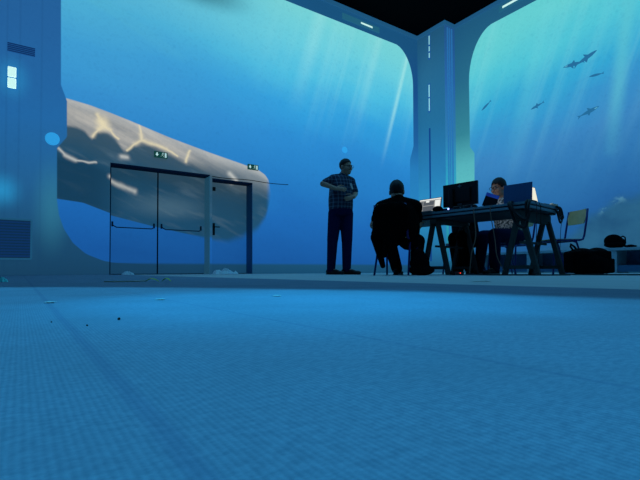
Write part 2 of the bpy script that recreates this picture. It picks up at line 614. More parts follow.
M_APRON = plain('dark_table_rail', (24, 36, 46), 0.6)
M_GLOW = plain('lit_fitting_white', (230, 240, 230), 0.5, emit=(200, 236, 222), strength=1.0)
M_GLOWDIM = plain('lit_fitting_pale', (180, 210, 210), 0.5, emit=(140, 200, 200), strength=0.9)
M_DISC = plain('projected_cyan_disc', (60, 150, 190), 0.5, emit=(44, 150, 212), strength=0.95)  # emission stands for projected light landing on the discs
M_BAR = plain('dark_blue_bar', (16, 36, 66), 0.5)
M_LAMPBACK = plain('projected_backplate_blue', (40, 80, 130), 0.6, emit=(32, 112, 172), strength=0.9)  # glows in the projected wall colour so the plate blends in
M_VENT = plain('projected_vent_blue', (40, 80, 130), 0.6, emit=(32, 90, 150), strength=0.8)  # emission imitates the projected colour on the vents
M_VENTDARK = plain('projected_vent_dark', (8, 24, 52), 0.8, emit=(16, 54, 104), strength=0.8)  # darker projected tone, also put into emission
M_SKIN = plain('skin', (190, 140, 115), 0.55, scale=20)
M_HAIR = plain('dark_hair', (18, 14, 12), 0.6, scale=80, vary=0.4)
M_BTEE = plain('black_cotton', (4, 5, 6), 0.9, bump=0.2)
M_DTEE = plain('dark_teal_cotton', (18, 30, 36), 0.9, bump=0.2)
M_JEANS = plain('dark_navy_denim', (20, 26, 66), 0.9, scale=60, bump=0.2)
M_BJEANS = plain('blue_denim', (22, 34, 66), 0.9, scale=60, bump=0.2)
M_BTROUS = plain('black_trouser_cloth', (5, 6, 7), 0.9, bump=0.2)
M_SHOE = plain('black_leather', (10, 10, 12), 0.5)
M_SOLE = plain('pale_rubber_sole', (130, 130, 125), 0.7)
M_BAG = plain('black_nylon', (6, 7, 9), 0.8, scale=50, bump=0.4)
M_WHITE = plain('white_bench_paint', (150, 175, 185), 0.6)
M_PAPER = plain('white_paper', (225, 225, 215), 0.7)
M_METAL = plain('brushed_metal', (150, 155, 160), 0.35, 0.8)
M_FISH = plain('projected_fish_shadow', (18, 60, 90), 0.8, emit=(40, 112, 156), strength=0.9)
M_FISHP = plain('projected_fish_highlight', (90, 150, 160), 0.8, emit=(90, 165, 185), strength=0.9)
M_CABLE = plain('black_cable', (7, 8, 12), 0.5)
M_TANCABLE = plain('tan_cable', (150, 115, 100), 0.5)

# ------------------------------------------------------------------ the room
# carpet and floor materials
m, nt, b = new_mat('ribbed_blue_grey_carpet')
g = nt.nodes.new('ShaderNodeNewGeometry').outputs['Position']
sp = nt.nodes.new('ShaderNodeSeparateXYZ')
nt.links.new(g, sp.inputs[0])
X, Y = E(nt, sp.outputs[0]), E(nt, sp.outputs[1])
rib = ((X * (2 * math.pi / 0.0028) + noise(nt, vec(nt, X * 30, Y * 30), 1.0, 2) * 3.0).op('SINE') * 0.5 + 0.5)
cross = noise(nt, vec(nt, X, Y * 1.6), 150, 3, 0.7)
fleck = noise(nt, vec(nt, X, Y), 420, 3, 0.7)
patch = noise(nt, vec(nt, X, Y), 5.0, 4, 0.6)
c = mix(nt, (rib * 0.2 + cross.step(0.25, 0.75) * 0.45 + fleck * 0.35).clamp(), lin((112, 130, 150)), lin((162, 180, 198)))
c = mix(nt, patch.step(0.3, 0.7) * 0.35, c, lin((120, 130, 142)))
seam = (1.0 - (X - 0.0415 + (noise(nt, vec(nt, Y * 14, X), 1.0, 2) - 0.5) * 0.006).abs().step(0.001, 0.007)) * 0.22
seam = seam.mx((1.0 - (X - 0.236).abs().step(0.0005, 0.004)) * 0.2)
c = mix(nt, seam, c, lin((92, 100, 140)))
nt.links.new(c, b.inputs['Base Color'])
b.inputs['Roughness'].default_value = 0.95
b.inputs['Specular IOR Level'].default_value = 0.1
bp = nt.nodes.new('ShaderNodeBump')
bp.inputs['Strength'].default_value = 0.12
bp.inputs['Distance'].default_value = 0.0012
nt.links.new((rib + fleck * 0.8).s, bp.inputs['Height'])
nt.links.new(bp.outputs[0], b.inputs['Normal'])
M_CARPET = m
M_FLOOR = plain('pale_grey_floor', (205, 208, 205), 0.75, scale=3, vary=0.15)


def structure(o):
    o['kind'] = 'structure'
    return o


fl = MB()
fl.box(-7, 9.7, -7, 9.3, -0.2, -0.003)
structure(fl.build('floor', M_FLOOR))
cp = MB()
cp.box(-7, 1.42, -7, 8.49, -0.0028, 0.0)
structure(cp.build('floor_carpet', M_CARPET))
ce = MB()
ce.box(-7, 9.7, -7, 9.3, CEIL + 0.005, CEIL + 0.2)
structure(ce.build('ceiling', M_BLACK))

# door openings (X0, X1, height)
D1 = (back(110, 200)[0], back(210, 200)[0], 1.99)
D2 = (back(212.2, 200)[0], back(252.5, 200)[0], 1.93)
RECESS = 0.26
wb = MB()
xs = [-7, D1[0], D1[1], D2[0], D2[1], WALL_X]
for i in range(5):
    z0 = {1: D1[2], 3: D2[2]}.get(i, 0.0)
    wb.face([(xs[i], WALL_Y, z0), (xs[i + 1], WALL_Y, z0), (xs[i + 1], WALL_Y, CEIL), (xs[i], WALL_Y, CEIL)])
# thickness behind the face
for i in (0, 2, 4):
    wb.box(xs[i], xs[i + 1], WALL_Y + 0.002, WALL_Y + 0.3, 0, CEIL)
wb.box(D1[0], D1[1], WALL_Y + 0.002, WALL_Y + 0.3, D1[2], CEIL)
wb.box(D2[0], D2[1], WALL_Y + 0.002, WALL_Y + 0.3, D2[2], CEIL)
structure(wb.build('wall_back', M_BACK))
wr = MB()
wr.box(WALL_X, WALL_X + 0.2, -7, WALL_Y + 0.3, 0, CEIL)
structure(wr.build('wall_right', M_RIGHT))
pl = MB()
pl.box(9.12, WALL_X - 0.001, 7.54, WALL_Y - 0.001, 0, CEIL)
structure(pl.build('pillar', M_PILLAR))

# raised edging along the tops of the walls
M_EDGE = plain('lit_steel_edging', (50, 90, 120), 0.6, emit=(30, 84, 122), strength=0.9)  # light along the wall tops is painted in as emission
tr = MB(); tr.box(-7, 9.11, WALL_Y - 0.03, WALL_Y - 0.001, 6.5, CEIL); structure(tr.build('trim_1', M_EDGE))
tr = MB(); tr.box(WALL_X - 0.03, WALL_X - 0.001, -7, 7.53, 6.5, CEIL); structure(tr.build('trim_2', M_EDGE))
tr = MB(); tr.box(9.09, 9.119, 7.511, WALL_Y - 0.001, 6.5, CEIL); tr.box(9.12, WALL_X - 0.001, 7.511, 7.539, 6.5, CEIL); structure(tr.build('trim_3', M_EDGE))
# bright lines of the projected pillar picture, built as glowing mouldings
tr = MB()
for x0, wd in ((9.20, 0.035), (9.28, 0.025), (9.36, 0.05)):
    tr.box(x0, x0 + wd, 7.522, 7.539, 0.3, 6.45)
structure(tr.build('trim_4', plain('projected_bright_moulding', (70, 130, 170), 0.5, emit=(40, 104, 156), strength=0.9)))


# ------------------------------------------------------------------ doors
def door_frame(mb, D):
    x0, x1, h = D
    mb.box(x1 - 0.001, x1 + 0.0005, WALL_Y - 0.0, WALL_Y + RECESS, 0, h, 0)


YD = WALL_Y + RECESS
d1 = structure(empty('door_1', ((D1[0] + D1[1]) / 2, YD, 0)))
cx = (D1[0] + D1[1]) / 2


def local(mb, ob):
    return mb


def leaf(parent, x0, x1, h, ox):
    l = MB()
    l.box(x0 - ox, x1 - ox, 0, 0.05, 0.01, h, bevel=0.004)
    return l.build('door_leaf', M_DOOR, parent)


def bar(parent, x0, x1, z, ox, m=None):
    t = MB()
    a, c = x0 - ox + 0.05, x1 - ox - 0.05
    t.tube([(a, -0.005, z + 0.06), (a + 0.01, -0.06, z + 0.03), (a + 0.06, -0.085, z), (c - 0.06, -0.085, z), (c - 0.01, -0.06, z + 0.03), (c, -0.005, z + 0.06)], 0.010, 8)
    t.box(a - 0.015, a + 0.015, -0.02, 0.0, z + 0.02, z + 0.11)
    t.box(c - 0.015, c + 0.015, -0.02, 0.0, z + 0.02, z + 0.11)
    return t.build('panic_bar', M_BAR, parent)


midx = back(157.5, 200)[0] + 0.07
lf = leaf(d1, D1[0] + 0.01, midx - 0.004, D1[2] - 0.03, cx); bar(lf, D1[0] + 0.03, midx - 0.02, 0.86, cx)
lf = leaf(d1, midx + 0.004, D1[1] - 0.02, D1[2] - 0.03, cx); bar(lf, midx + 0.02, D1[1] - 0.05, 0.86, cx)
g_ = MB(); g_.box(midx - 0.012 - cx, midx + 0.012 - cx, -0.004, 0.02, 0.01, D1[2] - 0.03); g_.build('meeting_strip', M_SEAM, d1)
j = MB(); j.box(D1[1] - 0.014 - cx, D1[1] - cx - 0.001, -RECESS + 0.001, 0.05, 0, D1[2] - 0.012); j.build('door_jamb', M_JAMB, d1)
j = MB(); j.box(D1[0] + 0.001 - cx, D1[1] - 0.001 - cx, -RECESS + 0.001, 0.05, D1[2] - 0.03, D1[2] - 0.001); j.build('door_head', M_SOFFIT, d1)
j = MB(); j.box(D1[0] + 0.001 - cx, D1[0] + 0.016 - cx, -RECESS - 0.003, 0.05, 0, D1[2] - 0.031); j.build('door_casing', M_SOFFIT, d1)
bk = MB(); bk.box(D1[0] - cx, D1[1] - cx, 0.055, 0.1, 0, D1[2]); bk.build('door_backing', M_SEAM, d1)

cx = (D2[0] + D2[1]) / 2
d2 = structure(empty('door_2', (cx, YD, 0)))
lf = leaf(d2, D2[0] + 0.01, D2[1] - 0.02, D2[2] - 0.03, cx)
h_ = MB()
hx = D2[0] + 0.13 - cx
h_.box(hx - 0.025, hx + 0.025, -0.012, 0, 0.80, 1.05, bevel=0.004)
h_.tube([(hx, -0.01, 0.97), (hx, -0.055, 0.97), (hx + 0.11, -0.055, 0.97)], 0.011)
h_.build('door_handle', M_DARK, lf)
h_ = MB(); h_.box(hx - 0.03, hx + 0.03, -0.03, 0, 1.72, 1.80, bevel=0.006); h_.build('door_closer', M_DARK, lf)
j = MB(); j.box(D2[1] - 0.014 - cx, D2[1] - cx - 0.001, -RECESS + 0.001, 0.05, 0, D2[2] - 0.012); j.build('door_jamb', M_TEAL, d2)
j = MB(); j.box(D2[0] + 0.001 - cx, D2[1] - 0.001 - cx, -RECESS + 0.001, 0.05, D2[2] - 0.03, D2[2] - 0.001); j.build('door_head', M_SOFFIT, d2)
bk = MB(); bk.box(D2[0] - cx, D2[1] - cx, 0.055, 0.1, 0, D2[2]); bk.build('door_backing', M_SEAM, d2)

# ------------------------------------------------------------------ fittings on the back wall
M_SIGN = plain('exit_sign_green', (10, 60, 50), 0.5, emit=(10, 60, 52), strength=0.8)
M_SIGNW = plain('exit_sign_white', (200, 225, 215), 0.5, emit=(175, 205, 200), strength=0.9)


def exit_sign(px, py, label, sc=1.0):
    x, z = back(px, py)
    o = empty('exit_sign', (x, WALL_Y, z), 0, label, 'exit sign', 'exit signs over the doors')
    o.scale = (0.8, 1, 0.8)
    k = MB(); k.box(-0.15 * sc, 0.15 * sc, -0.04, -0.001, -0.07, 0.07, bevel=0.005); k.build('sign_panel', M_SIGN, o)
    a = MB()   # arrow pointing down, in its own square
    y = -0.0415
    a.box(-0.105, -0.075, y, y + 0.003, 0.0, 0.045)
    a.loft([[(-0.13, y, 0.005), (-0.05, y, 0.005), (-0.09, y, -0.045)], [(-0.13, y + 0.003, 0.005), (-0.05, y + 0.003, 0.005), (-0.09, y + 0.003, -0.045)]], smooth=False)
    a.build('arrow', M_SIGNW, o)
    a = MB()   # door and running figure
    a.box(0.085, 0.125, y, y + 0.003, -0.055, 0.05)
    a.ell((0.045, y + 0.0015, 0.042), (0.012, 0.002, 0.012), seg=10)
    for p, q, wd in (((0.04, 0.028), (0.03, -0.008), 0.02), ((0.03, -0.005), (0.055, -0.028), 0.012), ((0.055, -0.028), (0.05, -0.055), 0.011),
                     ((0.028, -0.005), (0.015, -0.03), 0.012), ((0.015, -0.03), (-0.01, -0.035), 0.011), ((0.042, 0.024), (0.065, 0.005), 0.009), ((0.036, 0.024), (0.01, 0.01), 0.009)):
        a.beam((p[0], y + 0.0015, p[1]), (q[0], y + 0.0015, q[1]), wd, 0.003, bevel=0)
    a.build('running_figure', M_SIGNW, o)


exit_sign(160.5, 155.2, 'small green exit sign above the double door, on the whale picture')
exit_sign(252.5, 167.5, 'small green exit sign above the single door, at the whale snout')

# two lit squares with a halo, left edge
x, z = back(12, 78)
o = empty('wall_lamp', (x, WALL_Y, z), 0, 'wall lamp of two bright white squares, far left under the slatted vent', 'lamp')
k = MB(); k.box(-0.075, 0.075, -0.012, -0.001, -0.19, 0.19, bevel=0.004); k.build('lamp_backplate', M_LAMPBACK, o)
for s_ in (0.09, -0.09):
    k = MB(); k.box(-0.055, 0.055, -0.028, -0.012, s_ - 0.08, s_ + 0.08, bevel=0.012); k.build('lamp_panel', M_GLOW, o)


M_GRILLE = plain('projected_dark_slat', (12, 40, 66), 0.7, emit=(14, 46, 74), strength=0.8)  # projected colour of the grille slats, given as emission
M_GFRAME = plain('projected_grille_frame', (40, 80, 110), 0.6, emit=(30, 84, 116), strength=0.8)  # grille frame glows with the projected teal


def vent(x0, x1, z0, z1, label, n, group=None, framed=False):
    o = empty('wall_vent', ((x0 + x1) / 2, WALL_Y, (z0 + z1) / 2), 0, label, 'vent', group)
    hw, hh = (x1 - x0) / 2, (z1 - z0) / 2
    k = MB(); k.box(-hw, hw, -0.006, -0.001, -hh, hh); k.build('vent_back', M_VENTDARK if framed else M_VENT, o)
    k = MB()
    for i in range(n):
        zc = -hh + (i + 0.5) * 2 * hh / n
        k.beam((-hw, -0.016, zc), (hw, -0.016, zc), 0.02, 2 * hh / n * 0.42, bevel=0)
    k.build('vent_slats', M_GRILLE if framed else M_VENTDARK, o)
    if not framed:
        return o
    k = MB()
    for a, c in (((-hw, -hh), (hw, -hh)), ((-hw, hh), (hw, hh)), ((-hw, -hh), (-hw, hh)), ((hw, -hh), (hw, hh))):
        k.beam((a[0], -0.014, a[1]), (c[0], -0.014, c[1]), 0.026, 0.026, bevel=0)
    k.build('vent_frame', M_GFRAME, o)
    return o


a, c = back(7.5, 42), back(35, 61)
vent(a[0], c[0], c[1] + 0.06, a[1] + 0.0, 'slatted blue air vent high on the left, above the lit wall lamp', 5)
vent(a[0] - 1.1, a[0] - 0.11, c[1] + 0.06, a[1], 'slatted air vent cut by the left edge of the photo', 5)
a, c = back(-14, 218), back(31, 259)
gr = vent(a[0], c[0], c[1], a[1], 'square dark grille low on the wall at the far left', 14, None, True)
gr.name = 'wall_grille'


def disc(px, py, r, label):
    x, z = back(px, py)
    k = MB()
    rings = [[(x + math.cos(t) * q, y, z + math.sin(t) * q) for t in [2 * math.pi * i / 28 for i in range(28)]] for q, y in ((r, WALL_Y - 0.001), (r, WALL_Y - 0.02), (r * 0.85, WALL_Y - 0.03))]
    k.loft(rings, smooth=False)
    tag(k.build('wall_disc', M_DISC), label, 'disc', 'round discs on the back wall')


disc(52.3, 139, 0.105, 'round cyan disc on the wall left of the whale picture')
disc(344.5, 150, 0.075, 'small round cyan disc on the wall above the standing man')

# lamps pictured in the projected steel frame, built as glowing strips
def fitting(name, pts, mat, label, cat, group=None):
    k = MB()
    k.loft([pts, [Vector(p) + (Vector((0, 0.02, 0)) if abs(Vector(p).y - WALL_Y) < 0.1 else Vector((0.02, 0, 0))) for p in pts]], smooth=False)
    return tag(k.build(name, mat), label, cat, group)


def on_back(px, py, off=0.021):
    x, z = back(px, py); return Vector((x, WALL_Y - off, z))


def on_side(px, py, off=0.021):
    y, z = side(px, py); return Vector((WALL_X - off, y, z))


x0, z0 = back(342, 14); x1, z1 = back(379, 28)
fx = empty('projected_strip_lamp', ((x0 + x1) / 2, WALL_Y, 6.33), 0, 'projected image of a slim lamp with a bright streak on the frame above the left picture', 'lamp', 'projected slim lamps on the frame tops')
k = MB(); k.box(-(x1 - x0) / 2, (x1 - x0) / 2, -0.02, -0.001, -0.075, 0.075, bevel=0.008); k.build('projected_housing', plain('projected_housing_teal', (40, 90, 110), 0.5, emit=(34, 96, 122), strength=0.9), fx)
k = MB(); k.box(-0.02, 0.36, -0.03, -0.021, -0.02, 0.02, bevel=0.004); k.build('projected_tube', M_GLOW, fx)
y0, zz = side(503, 4); y1, _ = side(522, 4)
fx = empty('projected_strip_lamp', (WALL_X, (y0 + y1) / 2, 6.36), 0, 'projected image of a slim bright lamp on the frame above the right picture, at the top edge', 'lamp', 'projected slim lamps on the frame tops')
k = MB(); k.box(-0.02, -0.001, (y1 - y0) / 2 - 0.1, -(y1 - y0) / 2 + 0.1, -0.07, 0.07, bevel=0.008); k.build('projected_housing', bpy.data.materials['projected_housing_teal'], fx)
k = MB(); k.box(-0.03, -0.021, (y1 - y0) / 2, -(y1 - y0) / 2, -0.02, 0.03, bevel=0.004); k.build('projected_tube', M_GLOW, fx)
# projected images of upright lamps on the pillar, built as glowing strips (left face, x = 9.12)
def projected_pillar_lamp(py0, py1, px, label, segs):
    r0, r1 = ray(px, py0), ray(px, py1)
    t0, t1 = 9.12 / r0.x, 9.12 / r1.x
    y = r0.y * t0
    z0, z1 = CAM_H + r1.z * t1, CAM_H + r0.z * t0
    o = empty('projected_pillar_lamp', (9.12, y, z0), 0, label, 'lamp', 'projected upright lamps on the corner pillar')
    k = MB(); k.box(-0.012, -0.001, -0.03, 0.05, -0.04, z1 - z0 + 0.04); k.build('projected_channel', M_VENT, o)
    n = len(segs)
    for a, c in segs:
        k = MB(); k.box(-0.022, -0.012, -0.016, 0.016, a * (z1 - z0), c * (z1 - z0), bevel=0.004); k.build('projected_tube', M_GLOWDIM, o)


projected_pillar_lamp(36, 58, 429.5, 'projected image of an upper upright strip lamp on the corner pillar, below the dark ceiling', ((0, 0.22), (0.30, 0.52), (0.60, 1.0)))
projected_pillar_lamp(85, 111, 429.5, 'projected image of a lower upright strip lamp on the corner pillar', ((0, 0.48), (0.53, 1.0)))
k = MB()
ra = ray(430.5, 190); yy = ra.y * 9.12 / ra.x
k.box(9.105, 9.119, yy - 0.02, yy + 0.02, 0.3, 3.9)
structure(k.build('trim_5', plain('projected_pillar_groove', (14, 50, 100), 0.7, emit=(16, 62, 128), strength=0.8)))  # emission gives this dark band its projected blue

# thin cable running along the wall right of the single door
k = MB()
k.tube([Vector((back(212 + i * 7.6, 176.4 + i * 0.86)[0], WALL_Y - 0.012, back(212 + i * 7.6, 176.4 + i * 0.86)[1] - 0.01 * math.sin(i))) for i in range(11)], 0.007, 6)
tag(k.build('wall_cable', M_CABLE), 'thin dark cable running along the wall over the single door', 'cable')


# ------------------------------------------------------------------ fish in the right-hand picture (flat, part of the projection)
def fish(px, py, length, ang, label, fins=True, name='projected_fish', light=False, both=False):
    y, z = side(px, py)
    o = empty(name, (WALL_X, y, z), 0, label, 'fish', 'fish in the projected sea')
    d = Vector((0, -math.cos(ang), math.sin(ang)))
    u = Vector((0, math.sin(ang), math.cos(ang)))
    def P(a, c): return d * (a * length) + u * (c * length)
    prof = [(-0.5, 0.005), (-0.42, 0.04), (-0.25, 0.085), (-0.05, 0.1), (0.15, 0.08), (0.32, 0.04), (0.42, 0.018), (0.5, 0.01)]
    out = [P(a, c) for a, c in prof] + [P(a, -c * 0.9) for a, c in prof[::-1]]
    k = MB(); k.loft([[p + Vector((-0.004, 0, 0)) for p in out], [p + Vector((-0.001, 0, 0)) for p in out]], smooth=False)
    k.build('fish_body', M_FISH, o)
    def fin(pts, nm, m=M_FISH):
        q = [P(*p) for p in pts]
        k = MB(); k.loft([[p + Vector((-0.006, 0, 0)) for p in q], [p + Vector((-0.0045, 0, 0)) for p in q]], smooth=False); k.build(nm, m, o)
    fin([(0.42, 0.02), (0.58, 0.12), (0.52, 0.0), (0.60, -0.09), (0.42, -0.02)], 'tail_fin')
    if fins:
        fin([(-0.08, 0.08), (0.05, 0.22), (0.1, 0.08)], 'dorsal_fin')
        fin([(-0.15, -0.06), (0.05, -0.24), (0.02, -0.06)], 'side_fin')
    if light:
        fin([(-0.42, 0.02), (-0.3, 0.05), (-0.25, 0.0), (-0.4, -0.02)], 'head_highlight', M_FISHP)
    return o


fish(586, 58, 0.45, R(-160), 'dark finned animal curling above its mate, upper right of the sea picture')
fish(573, 64.5, 0.40, R(-4), 'pale-headed swimmer just under the dark finned one in the sea picture', True, light=True)
fish(596, 75, 0.26, R(-5), 'small faint fish under the swimming pair in the sea picture', False)
fish(589, 111.5, 0.40, R(-165), 'dark stout fish alone in the right part of the sea picture', True, light=True)
fish(537, 106, 0.30, R(14), 'small dim fish left of the stout fish in the sea picture', True)
fish(486, 106, 0.30, R(32), 'faint slanting fish near the left frame of the sea picture', False)

# ------------------------------------------------------------------ bench along the right wall
bench = empty('bench', (9.22, 3.9, -0.003), 0, 'long white bench along the right wall under the sea picture', 'bench')
k = MB(); k.box(-0.24, 0.29, -3.4, 2.6, 0.41, 0.46, bevel=0.006); k.build('bench_top', M_WHITE, bench)
for yl in (2.5, 1.35, 0.2, -0.26, -1.4, -2.5):
    k = MB(); k.box(-0.22, 0.28, yl - 0.06, yl + 0.06, 0.0, 0.41, bevel=0.004); k.build('leg', M_WHITE, bench)
k = MB(); k.box(0.2, 0.24, -3.3, 2.5, 0.05, 0.41); k.build('back_panel', M_TEAL, bench)
k = MB(); k.box(-0.2, -0.16, -3.3, 2.5, 0.02, 0.14); k.build('foot_rail', M_TEAL, bench)


# ------------------------------------------------------------------ chairs
def make_chair(label, group):
    """school chair, front towards -y"""
    o = empty('school_chair', (0, 0, 0), 0, label, 'chair', group)
    seat = MB()
    seat.box(-0.19, 0.19, -0.2, 0.18, 0.445, 0.457, bevel=0.005)
    seat.build('seat', M_WOOD, o)
    bk_ = MB()
    n = 8
    rows = []
    for zi in range(5):
        zt = zi / 4
        z = 0.66 + 0.19 * zt
        wv = 0.185 - (0.03 if zi in (0, 4) else 0.0) - (0.012 if zi in (1, 3) else 0)
        rows.append([(-wv + 2 * wv * i / n, 0.225 + 0.03 * zt + 0.025 * (1 - (2 * i / n - 1) ** 2), z) for i in range(n + 1)])
    rings = []
    for r_ in rows:
        rings.append([Vector(p) for p in r_] + [Vector(p) + Vector((0, 0.012, 0)) for p in r_[::-1]])
    bk_.loft(rings, smooth=False)
    bk_.build('backrest', M_WOOD, o)
    for s_ in (-1, 1):
        x = 0.195 * s_
        lg = MB(); lg.tube([(x, -0.17, 0.43), (x, -0.19, 0.40), (x * 1.08, -0.23, 0.0)], 0.0125, 10); lg.build('leg', M_BLUETUBE, o)
        lg = MB(); lg.tube([(x, 0.05, 0.43), (x, 0.10, 0.41), (x * 1.08, 0.23, 0.0)], 0.0125, 10); lg.build('leg', M_BLUETUBE, o)
        po = MB(); po.tube([(x, 0.0, 0.437), (x, 0.14, 0.437), (x, 0.185, 0.45), (x, 0.205, 0.50), (x, 0.24, 0.70), (x * 0.97, 0.262, 0.845)], 0.0125, 10); po.build('back_post', M_BLUETUBE, o)
    fr = MB()
    fr.tube([(-0.195, 0.02, 0.434), (-0.195, -0.15, 0.434), (-0.17, -0.185, 0.434), (0.17, -0.185, 0.434), (0.195, -0.15, 0.434), (0.195, 0.02, 0.434)], 0.0125, 10)
    fr.tube([(-0.195, 0.1, 0.43), (0.195, 0.1, 0.43)], 0.01, 8)
    fr.build('seat_frame', M_BLUETUBE, o)
    return o


CH = 'blue tube school chairs'
wood_chair = make_chair('empty wooden school chair on blue tubes right of the table', CH)
P = atd(560, 5.8)
wood_chair.location = (P.x, P.y, -0.003)
wood_chair.rotation_euler.z = R(-120)          # front towards -X
def chair_at(px, d, rz, label):
    c = copy_tree(wood_chair)
    p = atd(px, d)
    c.location = (p.x, p.y, -0.003)
    c.rotation_euler.z = rz
    c['label'] = label
    return c


# ------------------------------------------------------------------ trestle table
A = Vector((4.40, 2.545))
tdir = Vector((-0.18, 1.34)).normalized()      # along the table, away from the near end
tn = Vector((tdir.y, -tdir.x))                 # across, to the far side
TL, TW = 2.0, 0.80
TZ = 0.785
tang = math.atan2(tdir.y, tdir.x) - math.pi / 2
# local frame: x across (0..TW), y along (0..TL)
table = empty('trestle_table', (A.x, A.y, -0.003), tang, 'long grey-topped trestle table covered with computers and cables', 'table')
k = MB(); k.box(0, TW, 0, TL, TZ - 0.026, TZ, bevel=0.004); k.build('tabletop', M_TOP, table)
k = MB(); k.box(0.012, TW - 0.012, 0.012, TL - 0.012, TZ - 0.042, TZ - 0.027); k.build('table_packing', M_APRON, table)
k = MB(); k.box(0.004, TW - 0.004, 0.004, TL - 0.004, TZ - 0.068, TZ - 0.043); k.build('under_board', M_TOP, table)
k = MB(); k.box(0.03, TW - 0.03, 0.03, TL - 0.03, TZ - 0.088, TZ - 0.069); k.build('table_rail', M_APRON, table)
for yb in (0.135, 1.19):
    k = MB()
    k.beam((0.0, yb, TZ - (0.139 if yb < 1 else 0.115)), (TW, yb, TZ - (0.139 if yb < 1 else 0.115)), 0.08, 0.10 if yb < 1 else 0.05)
    tb = k.build('trestle_beam', M_TRESTLE, table)
    for xa in (0.06, TW - 0.06):
        for s_ in (-1, 1):
            k = MB(); k.beam((xa, yb + 0.03 * s_, TZ - (0.17 if yb < 1 else 0.12)), (xa, yb + 0.178 * s_, 0.0), 0.05, 0.05, up=Vector((1, 0, 0))); k.build('leg', M_TRESTLE, table)
        k = MB(); k.beam((xa, yb - 0.16, 0.09), (xa, yb + 0.16, 0.09), 0.04, 0.05, up=Vector((1, 0, 0))); k.build('stretcher', M_TRESTLE, table)
    k = MB(); k.beam((0.06, yb, 0.36), (TW - 0.06, yb, 0.36), 0.025, 0.025); k.build('stretcher', M_TRESTLE, table)


def tp(x, y, z=0.0):
    """point on the table top (across, along, above)"""
    q = A + tn * x + tdir * y
    return Vector((q.x, q.y, TZ - 0.003 + 0.0005 + z))


# screens
def ui_mat(name, base, strength):
    return plain(name, base, 0.4, emit=base, strength=strength, vary=0.03)


M_UI = ui_mat('screen_grey', (150, 146, 138), 0.95)
M_UI2 = ui_mat('screen_dark_grey', (92, 94, 96), 0.8)
M_UIW = ui_mat('screen_white', (232, 228, 215), 1.0)
M_UIB = ui_mat('screen_warm', (238, 226, 196), 1.0)
M_LID = plain('dark_blue_grey_lid', (60, 96, 140), 0.35, emit=None)
M_GREYLAP = plain('grey_laptop_shell', (120, 124, 128), 0.4)


def laptop(x, y, rz, w, d, lean, shell, label, ui='grey', name='laptop', depth=None):
    """hinge at the local origin line; keyboard towards -y"""
    p = tp(x, y)
    o = empty(name, p, rz, label, 'laptop', 'laptops on the trestle table')
    depth = depth or d
    k = MB(); k.box(-w / 2, w / 2, -depth, 0, 0, 0.016, bevel=0.004); base = k.build('laptop_base', shell, o)
    k = MB()
    for r_ in range(5):
        for c_ in range(12):
            kx = -w * 0.44 + c_ * w * 0.075
            ky = -depth * 0.2 - r_ * depth * 0.085
            k.box(kx, kx + w * 0.06, ky - depth * 0.065, ky, 0.0162, 0.0185)
    k.build('keyboard', M_DARK, base)
    ca, sa = math.cos(lean), math.sin(lean)
    def S(u, v, n=0.0):   # u across, v up the lid, n out of the screen
        return Vector((u, v * sa - n * ca, 0.016 + v * ca + n * sa))
    m4 = Matrix(((1, 0, 0, 0), (0, -ca, sa, 0), (0, sa, ca, 0.016), (0, 0, 0, 1)))
    m4 = Matrix((Vector((1, 0, 0)), Vector((0, -ca, sa)), Vector((0, sa, ca)))).transposed().to_4x4()
    m4.translation = Vector((0, 0, 0.012))
    k = MB(); k.box(-w / 2, w / 2, -0.008, 0.0, 0.0, d * 0.96, mat=m4, bevel=0.003); lid = k.build('laptop_lid', shell, o)
    k = MB()
    def quad(u0, u1, v0, v1, n, mi):
        k.face([m4 @ Vector((u0, n, v0)), m4 @ Vector((u1, n, v0)), m4 @ Vector((u1, n, v1)), m4 @ Vector((u0, n, v1))], mi)
    W2, V0, V1 = w / 2 - 0.008, 0.018, d * 0.96 - 0.008
    if ui == 'grey':
        quad(-W2, W2, V0, V1, 0.0006, 0)
        quad(-W2, -W2 + 0.05, V0, V1 - 0.03, 0.0012, 1)
        quad(-W2 + 0.06, W2 - 0.10, V0 + 0.02, V0 + 0.085, 0.0012, 1)
        quad(-W2 + 0.06, W2 - 0.10, V0 + 0.095, V1 - 0.03, 0.0012, 1)
        quad(W2 - 0.085, W2 - 0.01, V0 + 0.07, V1 - 0.025, 0.0012, 2)
        quad(-W2 + 0.1, -W2 + 0.15, V1 - 0.045, V1 - 0.02, 0.0016, 2)
        quad(-W2, W2, V1 - 0.014, V1, 0.0012, 2)
    else:
        quad(-W2, W2, V0, V1, 0.0006, 3)
        quad(-W2, W2, V0, V0 + 0.02, 0.0012, 0)
    k.build('laptop_screen', [M_UI, M_UI2, M_UIW, M_UIB], lid)
    return o


FACE = tang + R(-90)      # a screen that looks towards -X (the seated man's side)
laptop(0.17, 1.36, FACE, 0.34, 0.215, R(12), M_GREYLAP, 'open laptop with a lit grey screen facing the man in black')
laptop(0.11, 0.18, FACE + R(180), 0.31, 0.215, R(-4), M_LID, 'open laptop with its dark blue lid turned to the camera', 'grey')
laptop(0.60, 0.215, tang, 0.36, 0.275, R(11), M_GREYLAP, 'laptop with a glowing warm white screen behind the dark blue lid', 'white', depth=0.2)

